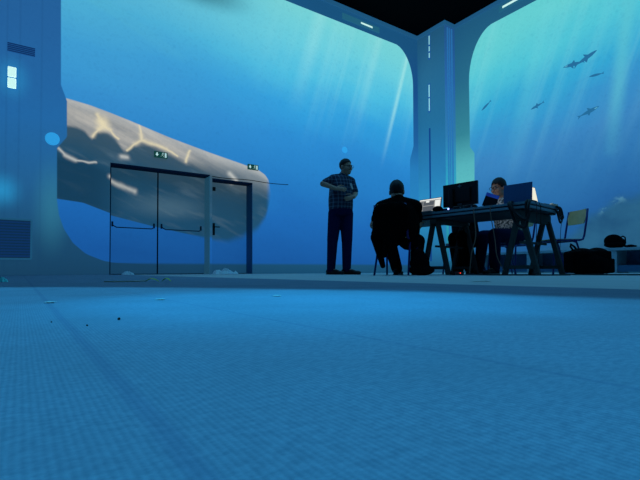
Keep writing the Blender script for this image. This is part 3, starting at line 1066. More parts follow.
# monitor seen from behind
p = tp(0.25, 0.955)
mon = empty('monitor', p, tang + R(90), 'large black monitor on a stand seen from behind, in mid table', 'monitor')
W_, H_ = 0.47, 0.285
k = MB(); k.box(-W_ / 2, W_ / 2, -0.02, 0.012, 0.075, 0.075 + H_, bevel=0.006); k.box(-0.15, 0.15, 0.012, 0.03, 0.12, 0.29, bevel=0.008); k.build('monitor_body', M_DARK, mon)
k = MB(); k.box(0.07, 0.13, 0.031, 0.055, 0.01, 0.30, bevel=0.008); k.build('stand_column', M_DARK, mon)
k = MB(); k.box(-0.02, 0.2, -0.06, 0.11, 0.0, 0.012, bevel=0.004); k.build('stand_foot', M_DARK, mon)
k = MB(); k.face([(-W_ / 2 + 0.012, -0.0205, 0.09), (W_ / 2 - 0.012, -0.0205, 0.09), (W_ / 2 - 0.012, -0.0205, 0.075 + H_ - 0.012), (-W_ / 2 + 0.012, -0.0205, 0.075 + H_ - 0.012)]); k.build('monitor_screen', ui_mat('monitor_glow', (170, 172, 175), 6.0), mon)
M_LOGO = plain('grey_emblem', (110, 118, 125), 0.4)
k = MB(); k.box(-0.028, 0.028, 0.0125, 0.0145, 0.316, 0.324); k.box(-0.005, 0.005, 0.0125, 0.0145, 0.298, 0.342); k.ell((0, 0.0132, 0.32), (0.014, 0.0014, 0.012), seg=12)
k.build('emblem', M_LOGO, mon)
k = MB(); k.box(-0.03, 0.03, 0.0125, 0.014, 0.088, 0.102); k.build('rating_label', M_LOGO, mon)

# tablet leaning on its stand
p = tp(0.27, 0.61)
tb = empty('tablet', p, tang + R(90) + R(25), 'dark tablet leaning on a stand in front of the man with glasses', 'tablet')
rot = Matrix.Rotation(R(-22), 4, 'Y') @ Matrix.Rotation(R(-14), 4, 'X')
k = MB(); k.box(-0.075, 0.075, -0.006, 0.006, 0.02, 0.185, mat=rot, bevel=0.003); k.build('tablet_body', M_DARK, tb)
k = MB(); k.box(-0.074, 0.074, 0.0065, 0.0085, 0.145, 0.184, mat=rot); k.build('blue_lit_band', plain('blue_lit_band', (40, 80, 190), 0.4, emit=(20, 50, 130), strength=0.5), tb)  # blue light on the tablet's top, put into colour and emission
k = MB(); k.box(-0.06, 0.06, -0.07, 0.02, 0.0, 0.012, bevel=0.003); k.beam((0, 0.0, 0.012), (0, 0.045, 0.12), 0.03, 0.01); k.build('tablet_stand', M_DARK, tb)

# small things on the table
p = tp(0.08, 1.17)
k = MB(); k.ell((p.x, p.y, p.z + 0.04), (0.055, 0.07, 0.041)); k.ell((p.x + 0.03, p.y - 0.05, p.z + 0.02), (0.05, 0.045, 0.022))
k.cap((p.x, p.y - 0.02, p.z + 0.06), (p.x + 0.03, p.y - 0.05, p.z + 0.04), 0.012, 0.01)
tag(k.fuse('pouch', M_BAG, None, 0.005, 3), 'small soft black pouch between the lit laptop and the monitor', 'pouch')
p = tp(0.05, 1.0)
hub = empty('usb_hub', p, tang, 'small device with a glowing blue light beside the monitor', 'device')
k = MB(); k.box(-0.03, 0.03, -0.05, 0.05, 0, 0.028, bevel=0.005); k.build('hub_case', plain('navy_plastic', (26, 30, 90), 0.4), hub)
k = MB(); k.ell((-0.031, -0.02, 0.018), (0.007, 0.013, 0.012), seg=12); k.build('blue_led', plain('blue_led', (150, 160, 255), 0.4, emit=(150, 170, 255), strength=3.0), hub)
for i, (yy_, wd, lab) in enumerate(((0.84, 0.035, 'small black box on the table under the monitor, left one'), (0.70, 0.04, 'small black box on the table under the monitor, right one'))):
    p = tp(0.06, yy_)
    bx_ = empty('adapter_box', p, tang, lab, 'adapter', 'adapter boxes under the monitor')
    k = MB(); k.box(-0.03, 0.03, -wd, wd, 0, 0.04, bevel=0.006); k.build('case', M_DARK, bx_)
    k = MB(); k.box(-0.0315, -0.030, -wd * 0.7, -wd * 0.2, 0.012, 0.026); k.build('port_plate', M_METAL, bx_)
p = tp(0.12, 0.04)
kb = empty('power_adapter', p, tang, 'flat black power brick at the near right corner of the table', 'adapter')
k = MB(); k.box(-0.02, 0.11, -0.02, 0.02, 0, 0.022, bevel=0.005); k.build('brick', M_DARK, kb)
k = MB(); k.tube([(0.11, 0, 0.011), (0.16, -0.01, 0.005), (0.21, -0.025, 0.005), (0.27, -0.02, 0.005)], 0.004); k.build('lead', M_CABLE, kb)
p = tp(0.75, 0.06)
k = MB()
random.seed(3)
t = bmesh.new(); bmesh.ops.create_icosphere(t, subdivisions=3, radius=1.0)
for v in t.verts:
    s_ = 1 + random.uniform(-0.22, 0.22)
    v.co = Vector((v.co.x * 0.06 * s_, v.co.y * 0.05 * s_, max(v.co.z, -0.55) * 0.03 * s_))
k.absorb(t, 0, Matrix.Translation((p.x, p.y, p.z + 0.021)))
tag(k.build('paper_ball', plain('warm_white_tissue', (235, 220, 195), 0.7)), 'crumpled white tissue on the right end of the table', 'tissue')


# hanging cables: each a cable of its own
def cable(name, pts, r, mat, label, cat='cable', group=None, sub=6):
    """smooth curve through the points"""
    pts = [Vector(p) for p in pts]
    ext = [pts[0] * 2 - pts[1]] + pts + [pts[-1] * 2 - pts[-2]]
    out = []
    for i in range(1, len(ext) - 2):
        a_, b_, c_, d_ = ext[i - 1:i + 3]
        for s_ in range(sub):
            t = s_ / sub
            out.append(0.5 * ((2 * b_) + (c_ - a_) * t + (2 * a_ - 5 * b_ + 4 * c_ - d_) * t * t + (3 * b_ - a_ - 3 * c_ + d_) * t ** 3))
    out.append(pts[-1])
    k = MB(); k.tube(out, r, 6, 0)
    return tag(k.build(name, mat), label, cat, group)


CG = 'cables hanging from the table'
def T(x, y, z):   # table frame, z above the floor
    q = A + tn * x + tdir * y
    return Vector((q.x, q.y, z))


cable('hanging_cable', [T(0.1, 0.62, 0.77), T(-0.02, 0.62, 0.772), T(-0.03, 0.62, 0.70), T(-0.03, 0.60, 0.45), T(-0.02, 0.66, 0.25), T(0.0, 0.70, 0.02)], 0.006, M_TANCABLE, 'tan cable dangling from the table edge in front of the legs', group=CG)
cable('hanging_cable', [T(0.1, 0.42, 0.77), T(-0.02, 0.42, 0.772), T(-0.03, 0.42, 0.68), T(-0.02, 0.38, 0.4), T(-0.03, 0.35, 0.2), T(0.05, 0.3, 0.02)], 0.005, M_TANCABLE, 'thin tan cable dangling right of the longer tan one', group=CG)
for i, (dx, dy, zl, lab) in enumerate(((0.0, 0.0, 0.50, 'thick black cable loop at the near table corner, lower of two'), (0.025, -0.03, 0.58, 'thick black cable loop at the near table corner, upper of two'))):
    cable('hanging_cable', [T(0.08, 0.03, 0.776), T(-0.015, 0.03 + dy, 0.78), T(-0.035 - dx, 0.03 + dy, 0.70), T(-0.035 - dx, 0.02 + dy, zl + 0.06), T(-0.04 - dx, 0.05 + dy, zl), T(-0.035 - dx, 0.14 + dy, zl + 0.06), T(-0.035 - dx, 0.20 + dy, 0.72), T(-0.015 - dx * 0.4, 0.22 + dy, 0.782), T(0.06, 0.22 + dy, 0.776)], 0.016, M_CABLE, lab, group=CG)
cable('hanging_cable', [T(0.2, -0.012, 0.775), T(0.2, -0.025, 0.70), T(0.19, -0.02, 0.4), T(0.2, 0.02, 0.02)], 0.004, M_CABLE, 'thin black cable straight down from the table end', group=CG)
cable('hanging_cable', [T(0.1, -0.012, 0.775), T(0.1, -0.025, 0.70), T(0.08, -0.02, 0.35), T(0.1, 0.0, 0.02)], 0.0035, plain('dull_red_cable', (90, 40, 50), 0.5), 'thin dull red cable down the table end', group=CG)
for i, (x_, zl, lab) in enumerate(((0.73, 0.60, 'bunched black cable on the far table end, outer loop'), (0.70, 0.66, 'bunched black cable on the far table end, inner loop'), (0.77, 0.64, 'bunched black cable on the far table end, rear loop'))):
    cable('hanging_cable', [T(x_ - 0.05, 0.04, 0.775), T(x_, -0.02, 0.775), T(x_ + 0.05, -0.03, 0.68), T(x_ + 0.05, -0.03, zl + 0.02), T(x_, -0.03, zl), T(x_ - 0.05, -0.03, zl + 0.06), T(x_ - 0.04, -0.012, 0.73)], 0.011, M_CABLE, lab, group=CG)
q = atd(566, 5.6)
cable('hanging_cable', [T(0.78, 0.0, 0.775), T(0.83, -0.02, 0.74), T(0.88, 0.02, 0.5), T(0.9, 0.04, 0.2), T(0.92, 0.05, 0.008)], 0.003, M_CABLE, 'thin black cable slanting off the far table end beside the wooden chair', group=CG)
FG = 'cables lying on the floor'
pts = [atd(x_, d_, 0.004) for x_, d_ in ((566, 5.5), (585, 4.9), (605, 4.6), (630, 4.5), (660, 4.4))]
cable('floor_cable', pts, 0.008, M_CABLE, 'black cable along the floor from the bags to the right edge', group=FG)
pts = [atd(x_, d_, 0.004) for x_, d_ in ((466, 5.5), (490, 4.9), (520, 4.75), (545, 4.55), (570, 4.6))]
cable('floor_cable', pts, 0.007, M_CABLE, 'black cable along the floor under the table', group=FG)

# power strip with a red light
p = atd(457, 5.3)
ps = empty('power_strip', (p.x, p.y, -0.003), R(20), 'power strip with a tiny red light on the floor under the table', 'power strip')
k = MB(); k.box(-0.17, 0.17, -0.03, 0.03, 0, 0.045, bevel=0.006); k.build('strip_body', M_DARK, ps)
for i in range(4):
    k = MB(); k.cyl((-0.1 + i * 0.07, 0, 0.045), 0.02, 0.006, 14); k.build('socket', M_SEAM, ps)
k = MB(); k.ell((0.02, -0.032, 0.025), (0.007, 0.005, 0.007), seg=10); k.build('red_led', plain('red_led', (255, 60, 40), 0.4, emit=(255, 60, 40), strength=2.0), ps)


# ------------------------------------------------------------------ bags
def fused(name, prims, mat, loc, rz, voxel=0.01, it=5, parent=None):
    k = MB()
    for p_ in prims:
        getattr(k, p_[0])(*p_[1:])
    o = k.fuse(name, mat, parent, voxel, it)
    if parent is None:
        o.location = loc
        o.rotation_euler.z = rz
    return o


p = atd(590, 5.15)
bg = empty('duffel_bag', (p.x, p.y, -0.003), YAW, 'big bulging black bag on the floor right of the table', 'bag')
fused('bag_body', [('box', -0.25, 0.19, -0.12, 0.13, 0.02, 0.28, 0, None, 0.04), ('ell', (-0.1, 0, 0.23), (0.15, 0.14, 0.085)), ('ell', (0.08, 0.0, 0.23), (0.13, 0.13, 0.09)), ('ell', (-0.02, -0.05, 0.13), (0.23, 0.11, 0.13)), ('ell', (0.0, 0, 0.06), (0.25, 0.15, 0.062))], M_BAG, None, 0, parent=bg)
k = MB(); k.tube([(-0.19, 0, 0.28), (-0.225, 0, 0.33), (-0.215, 0.01, 0.36), (-0.18, 0.0, 0.33), (-0.15, 0, 0.29)], 0.012); k.build('carry_strap', M_BAG, bg)
fused('side_pocket', [('box', 0.17, 0.25, -0.08, 0.1, 0.02, 0.19, 0, None, 0.025), ('ell', (0.19, 0, 0.1), (0.06, 0.1, 0.09))], M_BAG, None, 0, parent=bg)
yb, _ = side(618, 240)
p = Vector((9.16, 3.72, 0.457))
r_ = ray(615, 240); tt = 9.16 / r_.x; p.y = r_.y * tt
bg2 = empty('backpack', p, YAW, 'black backpack lying on the white bench at the right', 'bag')
fused('bag_body', [('ell', (-0.03, 0, 0.13), (0.17, 0.11, 0.13)), ('ell', (-0.02, -0.02, 0.06), (0.19, 0.13, 0.06)), ('ell', (0.08, 0, 0.1), (0.1, 0.1, 0.1))], M_BAG, None, 0, parent=bg2)
k = MB(); k.tube([(0.10, 0, 0.20), (0.15, 0, 0.225), (0.19, 0, 0.20), (0.195, 0, 0.10), (0.17, 0, 0.04)], 0.013); k.build('shoulder_strap', M_BAG, bg2)
fused('garment', [('ell', (0, 0, 0.025), (0.14, 0.1, 0.025)), ('ell', (0.06, 0.02, 0.03), (0.07, 0.07, 0.03))], M_BTEE, (0, 0, 0), 0, 0.008, 3)
ga = bpy.data.objects['garment']
r_ = ray(629, 240); tt = 9.16 / r_.x
ga.location = (9.16, r_.y * tt - 0.02, 0.458)
tag(ga, 'flat black folded garment on the bench right of the backpack', 'garment')

# ------------------------------------------------------------------ chair carrying a ribbed equipment case
def make_stool(c, label):
    """the same tube frame without a back"""
    for ch in list(c.children):
        if ch.name.startswith(('backrest', 'back_post')):
            bpy.data.objects.remove(ch)
    c.name = 'tube_stool'
    c['label'], c['category'], c['group'] = label, 'stool', 'blue tube stools'


c2 = chair_at(513.5, 6.75, R(-97), 'blue tube chair behind the table carrying a ribbed case')
make_stool(c2, 'blue tube stool behind the table carrying a ribbed case')
p = c2.location
cs = empty('equipment_case', (p.x, p.y, 0.4555), YAW, 'small dark case with pale ribs on a chair behind the table', 'case')
k = MB(); k.box(-0.15, 0.14, -0.11, 0.11, 0, 0.18, bevel=0.006); k.build('case_body', plain('dark_case', (28, 40, 52), 0.5), cs)
for z_ in (0.03, 0.09, 0.15):
    k = MB(); k.box(-0.155, 0.145, -0.115, 0.115, z_, z_ + 0.022, bevel=0.003); k.build('case_rib', plain('pale_rib', (120, 150, 165), 0.4) if z_ == 0.03 else bpy.data.materials['pale_rib'], cs)


# ------------------------------------------------------------------ people
def hand(k, wrist, d, n, curl=0.5, s=1.0, thumb=1):
    """palm and five fingers; d fingers' direction, n palm normal"""
    d = d.normalized(); n = (n - d * n.dot(d)).normalized(); side_ = d.cross(n) * thumb
    k.cap(wrist, wrist + d * 0.085 * s, 0.026 * s, 0.036 * s, 12, (n, 0.5))
    for i, (off, ln) in enumerate(((0.028, 0.072), (0.0095, 0.082), (-0.0095, 0.076), (-0.027, 0.06))):
        q = wrist + d * 0.088 * s + side_ * off * s
        a = 0.0
        for j_, f_ in enumerate((0.45, 0.32, 0.25)):
            a += curl * (0.6 if j_ == 0 else 0.75)
            dd = d * math.cos(a) + n * math.sin(a) + side_ * off * 1.2
            q2 = q + dd.normalized() * ln * f_ * s
            k.cap(q, q2, (0.0092 - 0.0008 * j_) * s, (0.0086 - 0.0008 * j_) * s, 8)
            q = q2
    q = wrist + d * 0.025 * s + side_ * 0.026 * s
    for dd, ln, r_ in ((d * 0.6 + side_ * 0.75 + n * 0.25, 0.04, 0.0125), (d * 0.85 + side_ * 0.25 + n * 0.4, 0.033, 0.0105), (d * 0.9 + n * 0.4, 0.026, 0.009)):
        q2 = q + dd.normalized() * ln * s
        k.cap(q, q2, r_ * s, r_ * 0.9 * s, 8)
        q = q2


def head_matrix(c, yaw, pitch, roll=0.0):
    """face looks along -y before the turn"""
    return Matrix.Translation(c) @ Matrix.Rotation(yaw, 4, 'Z') @ Matrix.Rotation(pitch, 4, 'X') @ Matrix.Rotation(roll, 4, 'Y')


def head(k, M, s=1.0):
    m3 = M.to_3x3()
    def e(c, r): k.ell(M @ (Vector(c) * s), [v * s for v in r], m3)
    e((0, 0.018, 0.035), (0.074, 0.094, 0.088))
    e((0, -0.022, -0.03), (0.064, 0.07, 0.085))
    e((0, -0.045, -0.075), (0.045, 0.046, 0.042))
    e((0, -0.068, 0.022), (0.055, 0.022, 0.02))
    for s_ in (-1, 1):
        e((0.078 * s_, 0.015, -0.008), (0.010, 0.022, 0.032))
        e((0.038 * s_, -0.062, -0.028), (0.025, 0.026, 0.022))
    k.cap(M @ (Vector((0, -0.085, 0.008)) * s), M @ (Vector((0, -0.108, -0.03)) * s), 0.010 * s, 0.016 * s, 10)
    e((0, -0.086, -0.062), (0.024, 0.012, 0.007))
    e((0, -0.083, -0.074), (0.021, 0.012, 0.008))


def hair_cap(M, s, parent, mat, crop=0.0, back_low=-0.06):
    k = MB()
    m3 = M.to_3x3()
    t = bmesh.new()
    bmesh.ops.create_uvsphere(t, u_segments=36, v_segments=22, radius=1.0)
    for v in t.verts:
        v.co = Vector((v.co.x * 0.081, v.co.y * 0.101, v.co.z * 0.096)) + Vector((0, 0.02, 0.037))
        v.co *= 1 + 0.022 * math.sin(v.co.x * 180) * math.sin(v.co.z * 150 + v.co.y * 90) + random.uniform(-0.012, 0.012)
    def hairline(co):
        f = (co.y + 0.08) / 0.18
        f = max(0.0, min(1.0, f))
        low = (0.075 - crop) * (1 - f) + back_low * f
        return co.z < low
    dele = [f for f in t.faces if hairline(f.calc_center_median())]
    bmesh.ops.delete(t, geom=dele, context='FACES')
    bmesh.ops.solidify(t, geom=list(t.faces), thickness=0.008)
    for v in t.verts: v.co *= s
    for f in t.faces: f.smooth = True
    k.absorb(t, 0, M)
    return k.build('hair', mat, parent)


def face_bits(M, s, parent, glasses=False):
    for s_ in (-1, 1):
        k = MB(); k.ell(M @ (Vector((0.031 * s_, -0.079, 0.004)) * s), [0.012 * s] * 3, seg=12); k.build('eye', M_EYE, parent)
        k = MB(); k.cap(M @ (Vector((0.016 * s_, -0.092, 0.026)) * s), M @ (Vector((0.046 * s_, -0.082, 0.028)) * s), 0.004 * s, 0.003 * s, 8); k.build('eyebrow', M_HAIR, parent)
    if glasses:
        k = MB()
        for s_ in (-1, 1):
            k.tube([M @ (Vector((0.031 * s_ + math.cos(a) * 0.025, -0.104, 0.004 + math.sin(a) * 0.019)) * s) for a in [2 * math.pi * i / 16 for i in range(17)]], 0.0022 * s, 6)
            k.tube([M @ (Vector(p_) * s) for p_ in ((0.056 * s_, -0.103, 0.006), (0.08 * s_, -0.07, 0.008), (0.083 * s_, 0.02, 0.004))], 0.0022 * s, 6)
        k.tube([M @ (Vector(p_) * s) for p_ in ((-0.006, -0.104, 0.006), (0, -0.108, 0.009), (0.006, -0.104, 0.006))], 0.0022 * s, 6)
        k.build('glasses', M_DARK, parent)


m_, nt_, b_ = new_mat('eye_white_and_iris')
b_.inputs['Base Color'].default_value = (0.25, 0.22, 0.2, 1)
M_EYE = m_


def ring(c, rx, ry, yaw, tilt=None, n=22, p=2.4):
    ca, sa = math.cos(yaw), math.sin(yaw)
    out = []
    for i in range(n):
        a = 2 * math.pi * i / n
        u, v = math.cos(a), math.sin(a)
        u = math.copysign(abs(u) ** (2 / p), u) * rx
        v = math.copysign(abs(v) ** (2 / p), v) * ry
        out.append(Vector(c) + Vector((u * ca - v * sa, u * sa + v * ca, 0)))
    return out


def shoe(parent, ankle, toe_dir, mat=None, length=0.27, ground=0.0):
    toe_dir = toe_dir.normalized()
    base = Vector((ankle.x, ankle.y, ground))
    sd = Vector((toe_dir.y, -toe_dir.x, 0))
    k = MB()
    m3 = Matrix((sd, toe_dir, Vector((0, 0, 1)))).transposed()
    h, t = base - toe_dir * 0.045, base + toe_dir * (length - 0.10)
    k.ell(h + Vector((0, 0, 0.045)), (0.036, 0.045, 0.045), m3)
    k.ell(base + toe_dir * 0.06 + Vector((0, 0, 0.042)), (0.038, 0.10, 0.04), m3)
    k.ell(t + Vector((0, 0, 0.03)), (0.045, 0.065, 0.03), m3)
    k.cap(base + Vector((0, 0, 0.05)), base + Vector((0, 0, 0.10)), 0.042, 0.04)
    o = k.fuse('shoe', mat or M_SHOE, parent, 0.006, 3)
    k = MB()
    pts = []
    for a, wd in ((-0.088, 0.012), (-0.075, 0.03), (-0.03, 0.036), (0.04, 0.034), (0.11, 0.045), (0.17, 0.043), (length - 0.055, 0.025), (length - 0.045, 0.006)):
        pts.append((a, wd))
    out = [base + toe_dir * a + sd * w_ for a, w_ in pts] + [base + toe_dir * a - sd * w_ for a, w_ in pts[::-1]]
    k.loft([out, [q_ + Vector((0, 0, 0.018)) for q_ in out]], smooth=False)
    k.build('sole', M_SOLE if mat else M_SHOE, o)
    return o


def person(loc, label, J, cfg):
    """J: joints in metres, x to the photo's right, y away, z up, from the floor point loc"""
    root = empty('person', loc, YAW, label, 'person')
    J = {k_: (Vector(v) if isinstance(v, (tuple, list)) else v) for k_, v in J.items()}
    s = cfg.get('hs', 1.0)
    yaw = cfg['yaw']
    M = head_matrix(J['head'], cfg['hyaw'], cfg.get('hpitch', 0.0))
    fat = cfg.get('fat', 1.0)
    def torso(k, grow, lo=0.0, hi=1.0):
        pts = cfg['torso']      # (centre, rx, ry)
        k.loft([ring(c, rx + grow, ry + grow, yaw) for c, rx, ry in pts[lo if isinstance(lo, int) else 0:(hi if isinstance(hi, int) else None)]])
    # --- body, one continuous skin
    k = MB()
    head(k, M, s)
    k.cap(J['neck'], J['head'] + (M.to_3x3() @ Vector((0, 0.02, -0.05))), 0.058 * cfg.get('neck_r', 1), 0.054 * cfg.get('neck_r', 1))
    torso(k, -0.012)
    tr_ = cfg.get('trap', 0.05)
    for q in 'LR':
        k.cap(J['neck'] - Vector((0, 0, 0.03)), J['sh' + q], tr_, tr_)
    al, ll = cfg.get('arm', 1.0), cfg.get('leg', 1.0)
    for q in 'LR':
        k.cap(J['sh' + q], J['el' + q], 0.050 * al, 0.041 * al)
        k.cap(J['el' + q], J['wr' + q], 0.041 * al, 0.028 * al)
        hd, hn = cfg['hand' + q]
        hand(k, J['wr' + q], Vector(hd), Vector(hn), cfg.get('curl' + q, 0.5), cfg.get('hand_s', 1.0), cfg.get('thumb' + q, 1))
        k.cap(J['hip' + q], J['kn' + q], 0.080 * ll, 0.056 * ll)
        k.cap(J['kn' + q], J['an' + q], 0.054 * ll, 0.036 * ll)
        k.cap(J['an' + q] - Vector((0, 0, 0.02)), J['an' + q] + Vector(cfg['toe' + q]).normalized() * 0.12 - Vector((0, 0, 0.035)), 0.034, 0.024)
    body = k.fuse('body', M_SKIN, root, 0.0065, 3)
    # --- shirt
    k = MB()
    torso(k, 0.008)
    for q in 'LR':
        k.cap(J['neck'] - Vector((0, 0, 0.03)), J['sh' + q], cfg.get('trap', 0.05) + 0.014, cfg.get('trap', 0.05) + 0.016)
        f_ = cfg.get('sleeve' + q, cfg.get('sleeve', 0.7))
        e_ = J['sh' + q].lerp(J['el' + q], min(f_, 1.0))
        k.cap(J['sh' + q], e_, 0.066 * al, (0.058 if f_ <= 1 else 0.054) * al)
        if f_ > 1:
            w_ = J['el' + q].lerp(J['wr' + q], f_ - 1)
            k.cap(J['el' + q], w_, 0.054 * al, 0.042 * al)
    k.cap(J['neck'] - Vector((0, 0, 0.03)), J['neck'] + Vector((0, 0, 0.012)), 0.080 * cfg.get('neck_r', 1), 0.064 * cfg.get('neck_r', 1))
    k.fuse('shirt', cfg['shirt'], root, 0.009, 3)
    # --- trousers
    k = MB()
    c0, rx0, ry0 = cfg['torso'][0]
    c1, rx1, ry1 = cfg['torso'][1]
    k.loft([ring(Vector(c0) - Vector((0, 0, 0.02)), rx0 * 0.9, ry0 * 0.9, yaw), ring(c0, rx0 + 0.012, ry0 + 0.012, yaw), ring(Vector(c0).lerp(Vector(c1), 0.8), rx1 + 0.004, ry1 + 0.004, yaw)])
    for q in 'LR':
        k.cap(J['hip' + q], J['kn' + q], 0.098 * ll, 0.074 * ll)
        k.cap(J['kn' + q], J['an' + q] + Vector((0, 0, 0.0)), 0.072 * ll, 0.058 * ll)
    k.fuse('trousers', cfg['trousers'], root, 0.009, 3)
    for q in 'LR':
        shoe(root, J['an' + q], Vector(cfg['toe' + q]), cfg.get('shoe'), ground=J['an' + q].z - 0.085)
    hair_cap(M, s * cfg.get('hair_s', 1.0), root, cfg.get('hair', M_HAIR), cfg.get('crop', 0.0), cfg.get('back_low', -0.06))
    face_bits(M, s, root, cfg.get('glasses', False))
    if cfg.get('extra'):
        cfg['extra'](root, J, M)
    return root


# plaid cloth
m, nt, b = new_mat('navy_plaid_cotton')
tc = nt.nodes.new('ShaderNodeTexCoord').outputs['Object']
sp = nt.nodes.new('ShaderNodeSeparateXYZ'); nt.links.new(tc, sp.inputs[0])
X, Y, Z = (E(nt, o_) for o_ in sp.outputs)
def stripes(v, period, width):
    return 1.0 - ((v / period).op('FRACT') - 0.5).abs().step(width * 0.6, width)
sx_ = stripes(X + Y * 0.6, 0.058, 0.13); sz_ = stripes(Z, 0.058, 0.13)
tot = (sx_ * 0.5 + sz_ * 0.5)
c = mix(nt, tot.clamp(), lin((28, 42, 64)), lin((112, 126, 146)))
nt.links.new(c, b.inputs['Base Color'])
b.inputs['Roughness'].default_value = 0.9
M_PLAID = m
m, nt, b = new_mat('pale_patterned_cotton')
tc = nt.nodes.new('ShaderNodeTexCoord').outputs['Object']
n_ = noise(nt, tc, 38, 3, 0.7)
nt.links.new(mix(nt, n_.step(0.42, 0.58), lin((60, 62, 62)), lin((215, 210, 200))), b.inputs['Base Color'])
b.inputs['Roughness'].default_value = 0.9
M_PATTERN = m

# --- standing man in plaid (66 px per metre at his distance)
D = 6.64
def q1(px, py, y=0.0): return Vector(((px - 341) / FPX * D, y, zat(py, D)))
J = dict(head=q1(346.4, 167, -0.03), neck=q1(343.5, 175.5, 0.0), shL=q1(333.3, 179.3, -0.04), shR=q1(351.3, 180.6, 0.05),
         elL=q1(323, 184.5, -0.10), wrL=q1(335.5, 190.5, -0.20), elR=q1(356, 192.5, 0.06), wrR=q1(353.5, 198, -0.12),
         hipL=q1(335.5, 213, -0.02), hipR=q1(346.5, 213, 0.03), knL=q1(332.5, 241, -0.05), knR=q1(347, 241, -0.02),
         anL=q1(331, 268.5, 0.0), anR=q1(346.5, 268.8, -0.03))
J['anL'].z = J['anR'].z = 0.085
tr_ = [(q1(341, 214.5), 0.165, 0.125), (q1(341, 207), 0.178, 0.145), (q1(341, 200), 0.178, 0.155), (q1(341, 192), 0.168, 0.145), (q1(341.5, 184), 0.165, 0.13), (q1(342, 179), 0.14, 0.105), (q1(342.5, 176.2), 0.085, 0.075)]
cfg = dict(yaw=R(22), hyaw=R(48), hpitch=R(6), torso=tr_, handL=((0.9, -0.35, -0.12), (0.1, 0.9, -0.2)), handR=((-0.75, -0.5, -0.25), (-0.3, 0.9, 0.0)), thumbL=1, thumbR=-1,
           curlL=0.45, curlR=0.3, sleeveL=0.72, sleeveR=0.8, toeL=(0.82, -0.57, 0), toeR=(0.88, -0.47, 0), shirt=M_PLAID, trousers=M_JEANS, glasses=True, leg=1.12, arm=1.05, crop=-0.01, trap=0.06)
def phone(root, J, M):
    pass
man = person(atd(341, D, -0.003), 'standing man in a plaid short-sleeved shirt, one forearm across his chest', J, cfg)
# white sheet in his hand pocket side
k = MB()
pp = q1(351.5, 187.5, -0.13)
rot = Matrix.Rotation(R(-18), 4, 'Y'); 
k.box(-0.012, 0.012, -0.004, 0.004, -0.045, 0.045, mat=Matrix.Translation(pp) @ rot)
k.build('badge', M_PAPER, man)

# --- heavy man in black, seen from behind
D = 5.4
def q2(px, py, y=0.0): return Vector(((px - 398) / FPX * D, y, zat(py, D)))
fw = Vector((math.sin(R(28)), math.cos(R(28)), 0))
J = dict(head=q2(399, 190.3, 0.10), neck=q2(399, 200.5, 0.05), shL=q2(383, 208.5, 0.02), shR=q2(414, 208, -0.02),
         elL=q2(375, 224.5, 0.06), wrL=q2(384, 222, 0.32), elR=q2(418.5, 225, 0.02), wrR=q2(425, 216.5, 0.27),
         hipL=q2(390, 240.5, 0.02), hipR=q2(408, 240.5, -0.02), knL=q2(395, 239.5, 0.42), knR=q2(424, 239.5, 0.32),
         anL=q2(401, 268, 0.30), anR=q2(420, 268, 0.25))
J['anL'].z = J['anR'].z = 0.085
tr_ = [(q2(398.5, 243.2, 0.0), 0.20, 0.17), (q2(398.5, 238, 0.0), 0.245, 0.20), (q2(398.5, 230, 0.0), 0.255, 0.21), (q2(398.5, 220, 0.01), 0.25, 0.20), (q2(398.5, 211, 0.02), 0.235, 0.17), (q2(398.7, 205, 0.03), 0.195, 0.135), (q2(398.8, 201.5, 0.04), 0.12, 0.095), (q2(399, 199, 0.045), 0.08, 0.075)]
cfg = dict(yaw=R(-18), hyaw=R(180 - 20), hpitch=R(8), torso=tr_, handL=((0.5, 0.85, 0.0), (0.1, 0, -1)), handR=((0.4, 0.9, 0.0), (0.1, 0, -1)), thumbL=1, thumbR=-1,
           sleeve=0.62, toeL=(0.4, 0.9, 0), toeR=(0.5, 0.85, 0), shirt=M_BTEE, trousers=M_BTROUS, arm=1.35, leg=1.25, neck_r=1.35, trap=0.09, hs=1.12, crop=0.0, back_low=-0.115)
heavy = person(atd(398, D, -0.003), 'broad man in a black T-shirt seated with his back to the camera', J, cfg)
c3 = chair_at(397, 5.42, YAW + R(180 - 28), 'blue tube chair under the broad man in black, a jacket over its back')
# jacket hung over his chair back
jk = MB()
def qj(px, py, y=0.0): return q2(px, py, y)
Bv = Vector((-0.47, -0.88, 0))
Rz_ = Matrix.Rotation(R(-28), 3, 'Z')
for c_, rr_ in (((-0.10, 0, 0.74), (0.13, 0.045, 0.12)), ((0.10, 0, 0.74), (0.13, 0.045, 0.12)), ((0, 0, 0.60), (0.235, 0.055, 0.16)), ((0, 0, 0.72), (0.17, 0.05, 0.15)), ((-0.06, 0, 0.5), (0.19, 0.05, 0.11))):
    jk.ell(Bv * 0.262 + Rz_ @ Vector(c_), rr_, Rz_)
jk.cap(qj(376, 226, -0.14), qj(374, 239, -0.16), 0.05, 0.06)
jk.cap(qj(374, 238, -0.16), qj(380.5, 266, -0.20), 0.062, 0.032)
jk.cap(qj(384, 238, -0.2), qj(382, 256, -0.24), 0.05, 0.03)
jk.cap(qj(389, 238, -0.24), qj(390.5, 262, -0.27), 0.055, 0.028)
jo = jk.fuse('jacket', M_BTEE, None, 0.009, 5)
jo.location = atd(398, D, -0.003); jo.rotation_euler.z = YAW
tag(jo, 'black jacket hung over the chair of the man in black, sleeves dangling', 'jacket')
